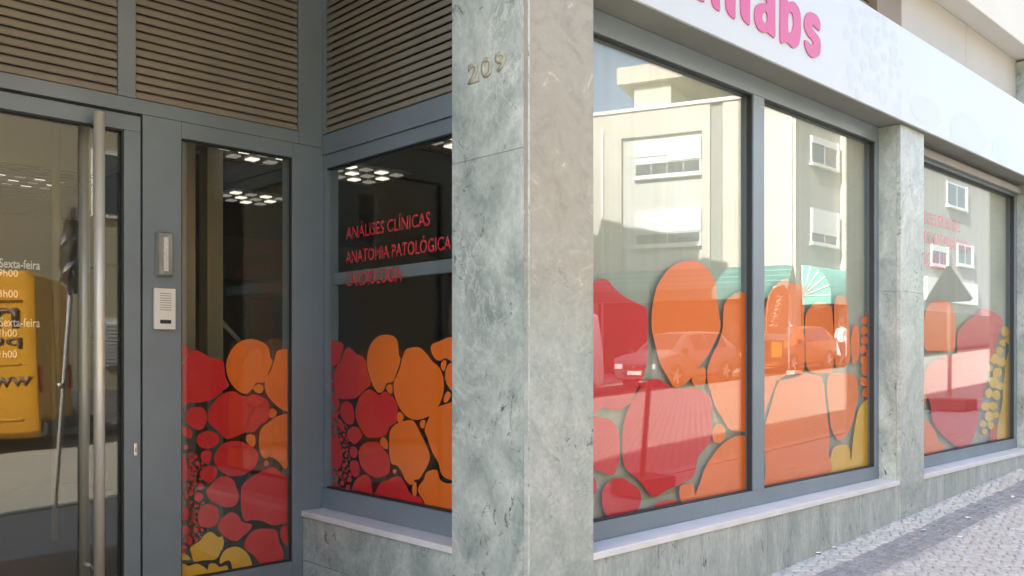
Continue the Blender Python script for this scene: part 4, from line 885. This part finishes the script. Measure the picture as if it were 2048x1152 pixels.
# ------------------------------------------------------------------ vehicles
M_tyre = mat('tyre_rubber', (.022, .022, .022), .85, .1); M_rim = mat('alloy_rim', (.55, .55, .56), .3, .05, metal=.9)
M_carglass = mat('car_glass', (.03, .035, .04), .05, .1, 2, spec=.8); M_lamp = mat('headlamp_clear', (.75, .77, .78), .1, .05); M_tail = mat('tail_lamp_red', (.45, .02, .02), .25)
M_blackp = mat('black_plastic', (.03, .03, .032), .55); M_chrome = mat('chrome', (.75, .75, .75), .12, .02, metal=1.0)
def car(label, x, y, yaw, paint, st, wheels, wr, group=None, cat='car', name='parked_car', grille=True, glass_from=1, glass_to=99, side_glass=True):
    """loft of stations (x, half width, z low, z belt, z roof, half width roof); nose at x = 0 pointing to -x"""
    Rm = Matrix.Translation((x, y, gz(x, y) - .11)) @ Matrix.Rotation(yaw, 4, 'Z') @ Matrix.Rotation(-math.atan(.0486) * math.cos(yaw), 4, 'Y')
    t = empty(name, Rm.translation, label, cat, group)
    def ring(s):
        X, w, zl, zbt, zr, wt = s
        h = [(w * .82, zl), (w * .97, zl + .10), (w, (zl + zbt) / 2), (w * .985, zbt), (wt, zr - .05), (wt * .82, zr)]
        return [Vector((X, yy, zz)) for yy, zz in h] + [Vector((X, -yy, zz)) for yy, zz in reversed(h)]
    rs = [ring(s) for s in st]; bm = bmesh.new()
    vs = [[bm.verts.new(Rm @ p) for p in r] for r in rs]; n = 12
    for a, b in zip(vs, vs[1:]):
        for k in range(n): bm.faces.new((a[k], a[(k + 1) % n], b[(k + 1) % n], b[k]))
    bm.faces.new(vs[0]); bm.faces.new(vs[-1][::-1])
    body = mesh_obj('body', bm, paint, t)
    for p in body.data.polygons: p.use_smooth = True
    md = body.modifiers.new('bevel', 'BEVEL'); md.width = .03; md.segments = 2; md.limit_method = 'ANGLE'; md.angle_limit = R(35)
    def panel(nm, q, m, sh=.9, off=.012):
        c = sum(q, Vector()) / 4; nv = (q[1] - q[0]).cross(q[3] - q[0]).normalized()
        if nv.dot(c - Vector((st[len(st) // 2][0], 0, .8))) < 0: nv = -nv
        pts = [Rm @ (c + (p - c) * sh + nv * off) for p in q]
        return prism(nm, pts, (Rm.to_3x3() @ nv) * -.006, m, t)
    for i in range(len(st) - 1):
        if not glass_from <= i <= glass_to: continue
        cab0 = st[i][4] - st[i][3]; cab1 = st[i + 1][4] - st[i + 1][3]
        a, b = rs[i], rs[i + 1]
        if cab0 > .3 and cab1 > .3 and side_glass:
            panel('side_window', [a[3], b[3], b[4], a[4]], M_carglass); panel('side_window', [a[8], b[8], b[7], a[7]], M_carglass)
        elif (cab0 > .3) != (cab1 > .3):
            panel('windscreen' if cab1 > cab0 else 'rear_window', [a[5], b[5], b[6], a[6]], M_carglass, .92, .014)
    for wx in wheels:
        for s in (-1, 1):
            c = Vector((wx, s * (st[len(st) // 2][1] - .10), wr)); ax = Vector((0, s, 0)); bm = bmesh.new(); N = 20
            pr = [(wr * .62, .11), (wr * .96, .115), (wr, .08), (wr, -.10), (wr * .6, -.11)]
            rg = [[bm.verts.new(Rm @ (c + ax * d + Vector((math.cos(2 * math.pi * k / N) * r, 0, math.sin(2 * math.pi * k / N) * r)))) for k in range(N)] for r, d in pr]
            for a, b in zip(rg, rg[1:]):
                for k in range(N): bm.faces.new((a[k], a[(k + 1) % N], b[(k + 1) % N], b[k]))
            bm.faces.new(rg[-1])
            wh = mesh_obj('wheel', bm, M_tyre, t, True); bm = bmesh.new()
            for k in range(5):
                an = 2 * math.pi * k / 5; d = Vector((math.cos(an), 0, math.sin(an))); pp = Vector((-math.sin(an), 0, math.cos(an)))
                q = [c + ax * .10 + d * .03 + pp * .035, c + ax * .10 + d * .03 - pp * .035, c + ax * .115 + d * wr * .64 - pp * .03, c + ax * .115 + d * wr * .64 + pp * .03]
                va = [bm.verts.new(Rm @ p) for p in q]; vb = [bm.verts.new(Rm @ (p - ax * .03)) for p in q]
                bm.faces.new(va); bm.faces.new(vb[::-1])
                for j in range(4): bm.faces.new((va[j], va[(j + 1) % 4], vb[(j + 1) % 4], vb[j]))
            mesh_obj('rim', bm, M_rim, wh)
    if grille:
        f = st[0]; zc = (f[2] + f[3]) / 2
        def fb(nm, y0, y1, z0, z1, m, d=.03, par=t):
            bm = bmesh.new(); add_box(bm, f[0] - d, f[0] + .05, y0, y1, z0, z1); bmesh.ops.bevel(bm, geom=bm.edges[:], offset=.01, segments=1, affect='EDGES')
            for v in bm.verts: v.co = Rm @ v.co
            return mesh_obj(nm, bm, m, par)
        fb('grille', -f[1] * .55, f[1] * .55, f[3] - .19, f[3] - .06, M_blackp); fb('lower_grille', -f[1] * .6, f[1] * .6, f[2] + .08, f[2] + .22, M_blackp)
        for s in (-1, 1):
            fb('headlight', min(s * f[1] * .58, s * f[1] * .94), max(s * f[1] * .58, s * f[1] * .94), f[3] - .2, f[3] - .05, M_lamp, .02)
        fb('number_plate', -.26, .26, zc - .13, zc - .02, M_whitep, .045)
        e = f[0] - .05; q = [Rm @ Vector((e, yy, f[3] - .12 + zz)) for yy, zz in ((0, .10), (.065, 0), (0, -.10), (-.065, 0))]
        prism('emblem', q, (Rm.to_3x3() @ Vector((1, 0, 0))) * .02, M_chrome, t)
        for s in (-1, 1):
            X = st[3][0]; bm = bmesh.new(); add_box(bm, X - .02, X + .14, min(s * (f[1] + .10), s * (f[1] + .28)), max(s * (f[1] + .10), s * (f[1] + .28)), st[3][3] + .02, st[3][3] + .16); bmesh.ops.bevel(bm, geom=bm.edges[:], offset=.03, segments=2, affect='EDGES')
            for v in bm.verts: v.co = Rm @ v.co
            mesh_obj('wing_mirror', bm, M_blackp, t)
    return t, Rm
SUV = [(0, .78, .30, .78, .86, .60), (.12, .86, .24, .88, .98, .68), (.85, .89, .22, .97, 1.05, .74), (1.05, .89, .22, 1.0, 1.10, .74), (1.75, .89, .22, 1.02, 1.55, .64), (2.5, .89, .22, 1.03, 1.60, .65), (3.55, .89, .22, 1.05, 1.55, .63), (4.02, .87, .26, 1.06, 1.20, .64), (4.14, .82, .32, .95, 1.04, .62)]
VAN = [(0, .80, .32, .95, 1.05, .70), (.15, .92, .28, 1.05, 1.15, .80), (.75, .95, .26, 1.18, 1.30, .82), (1.35, .96, .26, 1.25, 2.10, .80), (1.9, .96, .26, 1.25, 2.22, .82), (3.2, .96, .26, 1.25, 2.24, .82), (4.6, .95, .28, 1.25, 2.20, .81)]
BIGV = [tuple(c * 1.15 for c in s) for s in [(0, .85, .35, 1.05, 1.15, .75), (.15, .96, .30, 1.15, 1.28, .85), (.8, 1.0, .28, 1.32, 1.45, .88), (1.5, 1.0, .28, 1.4, 2.55, .90), (2.0, 1.0, .28, 1.4, 2.78, .92), (5.3, 1.0, .28, 1.4, 2.80, .92), (5.45, .98, .30, 1.4, 2.70, .88)]]
M_silver = mat('dark_grey_car_paint', (.12, .12, .13), .3, .04, 2, metal=.2); M_whitecar = mat('white_car_paint', (.75, .75, .75), .3, .03, 2); M_redcar = mat('orange_car_paint', (.30, .10, .04), .3, .05, 2)
M_vany = mat('yellow_van_paint', (.66, .31, .015), .35, .04, 2); M_vantext = mat('van_brown_print', (.09, .04, .02), .5)
pc = vY(1352, 700, -9.35)
car('dark grey crossover car parked nose to the left, reflected in the double window', pc.x - .78, -10.2, 0, M_silver, SUV, (.78, 3.38), .345)
car('white delivery van parked ahead of the dark grey car', vY(1214, 700, -9.2).x - 4.6, -10.2, 0, M_whitecar, VAN, (.85, 3.85), .34, cat='van', name='parked_van', side_glass=True, glass_to=3)
car('white van parked beside the walking person, farther up the street', pc.x + 11.6, -9.2, R(-22), M_whitecar, VAN, (.85, 3.85), .34, cat='van', name='parked_van', glass_to=3)
car('dark orange car parked beyond the banner', pc.x + 6.2, -10.3, 0, M_redcar, SUV, (.78, 3.38), .345)
vy = -7.3; e = dY(84, 700, vy); yaw = R(30)
dirx = Vector((math.cos(yaw), math.sin(yaw), 0))
org = e - dirx * 6.27 - Vector((-math.sin(yaw), math.cos(yaw), 0)) * 1.15
vt, VM = car('yellow delivery van with dark lettering, reflected in the door glass', org.x, org.y, yaw, M_vany, BIGV, (1.2, 5.1), .40, cat='van', name='parked_van', side_glass=False)
ex = VM.to_3x3() @ Vector((-1, 0, 0)); ez = VM.to_3x3() @ Vector((0, 0, 1)); nn = VM.to_3x3() @ Vector((0, 1, 0))
for s, x1, z, w, h in (('m', 5.22, 1.93, .60, .30), ('publ', 5.25, 1.62, .80, .22), ('www.m', 5.36, 1.06, 1.1, .15)):
    pz = VM @ Vector((x1 * 1.15, 1.148 if z < 1.2 else 1.126 if z < 1.8 else 1.112, z * 1.15)); text_mesh('lettering', s, pz, ex, ez, w * 1.15, h * 1.15, M_vantext, vt, bold=.01, depth=.004, nrm=nn)
for z in (.56, .90, 1.38, 2.36):
    obox('side_rib', VM @ Vector((2.2, 1.14, z * 1.15)), -ex, nn, ez, 3.8, .012, .05, M_vany, vt, .006)
obox('rear_door_seam', VM @ Vector((6.275, -.01, .5)), -ex, nn, ez, .012, .02, 2.4, M_vantext, vt)
for s in (-1.1, .94): obox('tail_light', VM @ Vector((6.26, s, 1.1)), -ex, nn, ez, .04, .14, .45, M_tail, vt, .008)
obox('rear_bumper', VM @ Vector((6.25, -1.06, .36)), -ex, nn, ez, .12, 2.12, .22, M_blackp, vt, .02)

# ------------------------------------------------------------------ street furniture
M_galv = mat('galvanised_pole', (.62, .61, .57), .5, .1, 10, metal=.1); M_rubber = mat('dark_red_brown_base', (.05, .045, .04), .8, .2, 8); M_signback = mat('sign_back_grey', (.16, .18, .185), .5, .06, 6)
def foot(name, x, y, w, d, h, m, par):
    z = gz(x, y) - (0.0 if y > .58 else .02 if y > .40 else .12); o = box(name, x - w / 2, x + w / 2, y - d / 2, y + d / 2, z, z + h, m, par, .02); return z + h
TX = vY(1900, 700, .66).x
ts = empty('road_sign', (TX, .66, gz(TX, .66)), 'triangular road sign seen from behind on a pole with a heavy block base', 'road sign')
zt = foot('base_block', TX, .66, .5, .62, .17, M_rubber, ts); top = vY(1900, 530, .66).z
tube('pole', [(TX, .66, zt), (TX, .66, top)], .03, M_galv, ts)
sx, sz = .34, top - .02
prism('sign_plate', [(TX - .035, .66 + sx, sz - .50), (TX - .035, .66 + sx - .04, sz - .54), (TX - .035, .66 - sx + .04, sz - .54), (TX - .035, .66 - sx, sz - .50), (TX - .035, .66 - .03, sz), (TX - .035, .66 + .03, sz)], (-.012, 0, 0), M_signback, ts)
for zz in (.18, .40): box('sign_clamp', TX - .036, TX + .036, .62, .70, sz - zz - .02, sz - zz + .02, M_galv, ts, .004)
lp = empty('barrier_post', (6.05, .95, gz(6, .95)), 'thin leaning post on a rounded block base standing on the pavement', 'post')
zt = foot('base_block', 6.05, .95, .46, .36, .16, M_rubber, lp); a = vY(1306, 640, .95)
tube('pole', [(6.03, .95, zt - .01), ((6.03 + a.x) / 2 + .01, .95, (zt + a.z) / 2), (a.x, .95, a.z)], .024, M_rubber, lp)
wp_ = empty('wrapped_sign', (2.8, -.45, gz(2.65, -.45) - .12), 'leaning metal pole with a brown sign wrapped in clear plastic', 'road sign')
f0 = dY(110, 1003, -.45); f1 = dY(141, 590, -.45); f2 = dY(158, 420, -.45)
f0.z = gz(f0.x, -.45) - .12
tube('pole', [f0, f1, f2], .0225, M_galv, wp_, 10)
jt = dY(121.5, 770, -.45); tube('collar', [jt - Vector((0, 0, .02)), jt + Vector((0, 0, .02))], .03, M_galv, wp_)
M_signbrown = mat('brown_sign_panel', (.075, .045, .028), .5, .2, 6)
M_wrap = glass('clear_plastic_wrap', (.72, .70, .66), 0.14, 0.10, (.45, .42, .38))
pts = [dY(140, 440, -.45), dY(168, 425, -.45), dY(170, 585, -.45), dY(136, 590, -.45)]
prism('sign_panel', pts, (0, .03, 0), M_signbrown, wp_)
bm = bmesh.new(); rr = random.Random(4); gr_ = []
for i in range(14):
    v = 415 + i * 13.5; hw = (8 + 16 * math.sin(min(1, i / 8) * 1.4)) if i < 12 else 16 - (i - 11) * 4
    c = dY(146, v, -.41); row = []
    for j in range(9):
        an = j / 8 * math.pi; row.append(bm.verts.new((c.x + math.cos(an) * hw * .0048 * 1.25 * rr.uniform(.85, 1.15), -.415 + math.sin(an) * .10 * rr.uniform(.5, 1.3), c.z + rr.uniform(-.012, .012))))
    gr_.append(row)
for a, b in zip(gr_, gr_[1:]):
    for j in range(8): bm.faces.new((a[j], a[j + 1], b[j + 1], b[j]))
o = mesh_obj('plastic_wrap', bm, M_wrap, wp_); sd = o.modifiers.new('thick', 'SOLIDIFY'); sd.thickness = .002
# feather banner
fy = -9.0
fb = empty('feather_banner', tuple(vY(1578, 727, fy)), 'brown feather banner with pale slanted lettering outside the shops', 'banner')
M_flag = mat('brown_banner_cloth', (.32, .16, .085), .8, .12, 3); M_flagtext = mat('banner_pale_print', (.72, .62, .42), .7, .05)
zg = gz(vY(1578, 727, fy).x, fy) - .1
base = vY(1578, 727, fy); base.z = zg
tube('pole', [base, vY(1579, 650, fy), vY(1578, 590, fy), vY(1566, 572, fy), vY(1548, 575, fy)], .03, M_whitep, fb, 8)
out = [vY(*q, fy) for q in ((1533, 667), (1532, 640), (1535, 605), (1541, 585), (1552, 573), (1566, 570), (1577, 582), (1577, 610), (1575, 640), (1571, 668))]
prism('banner_cloth', out, (0, .03, 0), M_flag, fb)
a = vY(1549, 655, fy + .035); c = vY(1564, 592, fy + .035); up = (c - a); Lh = up.length; up.normalize()
text_mesh('lettering', 'SUKYAH', a - Vector((.25, 0, 0)), up, -Vector((1, 0, 0)), Lh, -.42, M_flagtext, fb, bold=.01, depth=.004, nrm=(0, 1, 0))
ab = empty('pavement_board', tuple(vY(1545, 715, -9.3)), 'small board with yellow pictures standing beside the banner', 'board')
a = vY(1528, 680, -9.3); c = vY(1568, 724, -9.3)
box('board', a.x, c.x, -9.34, -9.30, c.z, a.z, mat('board_brown', (.16, .05, .025), .6), ab, .01); box('picture', a.x + .5, c.x - .15, -9.299, -9.29, c.z + .15, a.z - .05, M_yellow, ab)
bp_ = empty('banner_weight', tuple(vY(1585, 727, -8.7)), 'low pale stone block at the foot of the banner', 'block')
q = vY(1588, 727, -8.7); box('block', q.x - .22, q.x + .22, -8.85, -8.55, gz(q.x, -8.7) - .12, gz(q.x, -8.7) + .02, M_kerb, bp_, .02)

# ------------------------------------------------------------------ the walker across the street
def person(label, x, y, face):
    z0 = gz(x, y) - .12; s = 1.0
    Rm = Matrix.Translation((x, y, z0)) @ Matrix.Rotation(face, 4, 'Z')
    J = {'pel': (0, 0, .93), 'wai': (0, 0, 1.08), 'che': (0, .02, 1.32), 'nek': (0, .02, 1.47), 'hd0': (0, .05, 1.56), 'hd1': (0, .05, 1.66),
         'lh': (.09, 0, .88), 'lk': (.10, .16, .50), 'la': (.10, .10, .09), 'lt': (.10, .24, .05), 'rh': (-.09, 0, .88), 'rk': (-.10, .02, .48), 'ra': (-.10, -.18, .13), 'rt': (-.10, -.07, .04),
         'ls': (.18, .01, 1.40), 'le': (.24, -.06, 1.13), 'lw': (.24, .10, .92), 'rs': (-.18, .01, 1.40), 're': (-.25, .05, 1.13), 'rw': (-.22, .24, .98)}
    rad = {'pel': .135, 'wai': .12, 'che': .145, 'nek': .05, 'hd0': .085, 'hd1': .09, 'lh': .085, 'lk': .06, 'la': .042, 'lt': .04, 'rh': .085, 'rk': .06, 'ra': .042, 'rt': .04, 'ls': .06, 'le': .045, 'lw': .03, 'rs': .06, 're': .045, 'rw': .03}
    E = [('pel', 'wai'), ('wai', 'che'), ('che', 'nek'), ('nek', 'hd0'), ('hd0', 'hd1'), ('pel', 'lh'), ('lh', 'lk'), ('lk', 'la'), ('la', 'lt'), ('pel', 'rh'), ('rh', 'rk'), ('rk', 'ra'), ('ra', 'rt'), ('che', 'ls'), ('ls', 'le'), ('le', 'lw'), ('che', 'rs'), ('rs', 're'), ('re', 'rw')]
    # five short finger chains on each hand
    for s_, w in (('l', 'lw'), ('r', 'rw')):
        wv = Vector(J[w]); J[s_ + 'p'] = tuple(wv + Vector((0, .02, -.07))); rad[s_ + 'p'] = .026; E.append((w, s_ + 'p'))
        for k in range(5):
            o = Vector(((k - 2) * .013, .01, -.02)); L = (.05, .075, .08, .075, .06)[k]
            a_ = s_ + 'f%d' % k; J[a_] = tuple(Vector(J[s_ + 'p']) + o + Vector(((k == 0) * -.02, .02, -L * .5))); J[a_ + 'e'] = tuple(Vector(J[a_]) + Vector((0, .02, -L * .5)))
            rad[a_] = .009; rad[a_ + 'e'] = .007; E += [(s_ + 'p', a_), (a_, a_ + 'e')]
    ks = list(J); me = bpy.data.meshes.new('person'); me.from_pydata([Rm @ Vector(J[k]) for k in ks], [(ks.index(a), ks.index(b)) for a, b in E], [])
    o = bpy.data.objects.new('person', me); COL.objects.link(o)
    sk = o.modifiers.new('skin', 'SKIN'); sv = me.skin_vertices[0].data
    for i, k in enumerate(ks): sv[i].radius = (rad[k], rad[k] * (.75 if k in ('pel', 'wai', 'che') else 1)); sv[i].use_root = (k == 'pel')
    ss = o.modifiers.new('sub', 'SUBSURF'); ss.levels = ss.render_levels = 2
    dg2 = bpy.context.evaluated_depsgraph_get(); em = bpy.data.meshes.new_from_object(o.evaluated_get(dg2)); o.modifiers.clear(); o.data = em
    em.materials.clear()
    for mm in (mat('walker_skin', (.48, .30, .22), .6, .05), mat('walker_white_shirt', (.72, .70, .66), .8, .05), mat('walker_dark_trousers', (.035, .035, .05), .8, .1), mat('walker_dark_hair', (.035, .025, .02), .7, .1), mat('walker_shoes', (.03, .03, .03), .6)): em.materials.append(mm)
    inv = Rm.inverted()
    for p in em.polygons:
        p.use_smooth = True; c = inv @ p.center; ax = abs(c.x)
        if c.z < .10: p.material_index = 4
        elif c.z < .95 and ax < .19: p.material_index = 2
        elif c.z > 1.60 or (c.z > 1.5 and c.y < .03): p.material_index = 3
        elif c.z > 1.455: p.material_index = 0
        elif c.z > 1.10 or ax < .19: p.material_index = 1
        else: p.material_index = 0
    tag(o, label, 'person')
    bg_ = empty('shopping_bag', tuple(Rm @ Vector((-.22, .27, .55))), 'red shopping bag held by the walking person', 'bag')
    obox('bag_body', Rm @ Vector((-.28, .12, .50)), Rm.to_3x3() @ Vector((1, 0, 0)), Rm.to_3x3() @ Vector((0, 1, 0)), (0, 0, 1), .12, .30, .34, mat('red_bag', (.55, .03, .03), .6, .05), bg_, .02)
    tube('bag_handle', [Rm @ Vector((-.22, .16, .83)), Rm @ Vector((-.22, .27, .90)), Rm @ Vector((-.22, .38, .83))], .008, MATS['red_bag'], bg_, 6)
pp = vY(1683, 700, -8.9)
person('person in a white top and dark trousers walking with a red bag', pp.x, -8.9, R(-70))

# ------------------------------------------------------------------ litter on the pavement
M_scrap = mat('paper_white', (.85, .85, .84), .8, .03)
def on_ground(u, v):
    d = ray(u, v); t = 2.0
    while CAMZ + d.z * t > gz(d.x * t, d.y * t) + .012: t += .004
    return d.x * t, d.y * t
for k, (u, v, r) in enumerate(((1637, 1106, .022), (1668, 1095, .016), (1936, 1036, .024), (1848, 1060, .018), (1920, 1074, .022), (2026, 994, .022), (2008, 957, .024))):
    x, y = on_ground(u, v); z = gz(x, y) + .013; rr = random.Random(k)
    top = [Vector((x + r * rr.uniform(.7, 1.3) * math.cos(a * 1.05), y + r * rr.uniform(.5, .9) * math.sin(a * 1.05), z + rr.uniform(0, .008))) for a in range(6)]
    o = prism('paper_scrap', top, (0, 0, -.002), M_scrap); tag(o, 'tiny white paper scrap lying on the pavement setts', 'litter', 'paper scraps on the pavement')
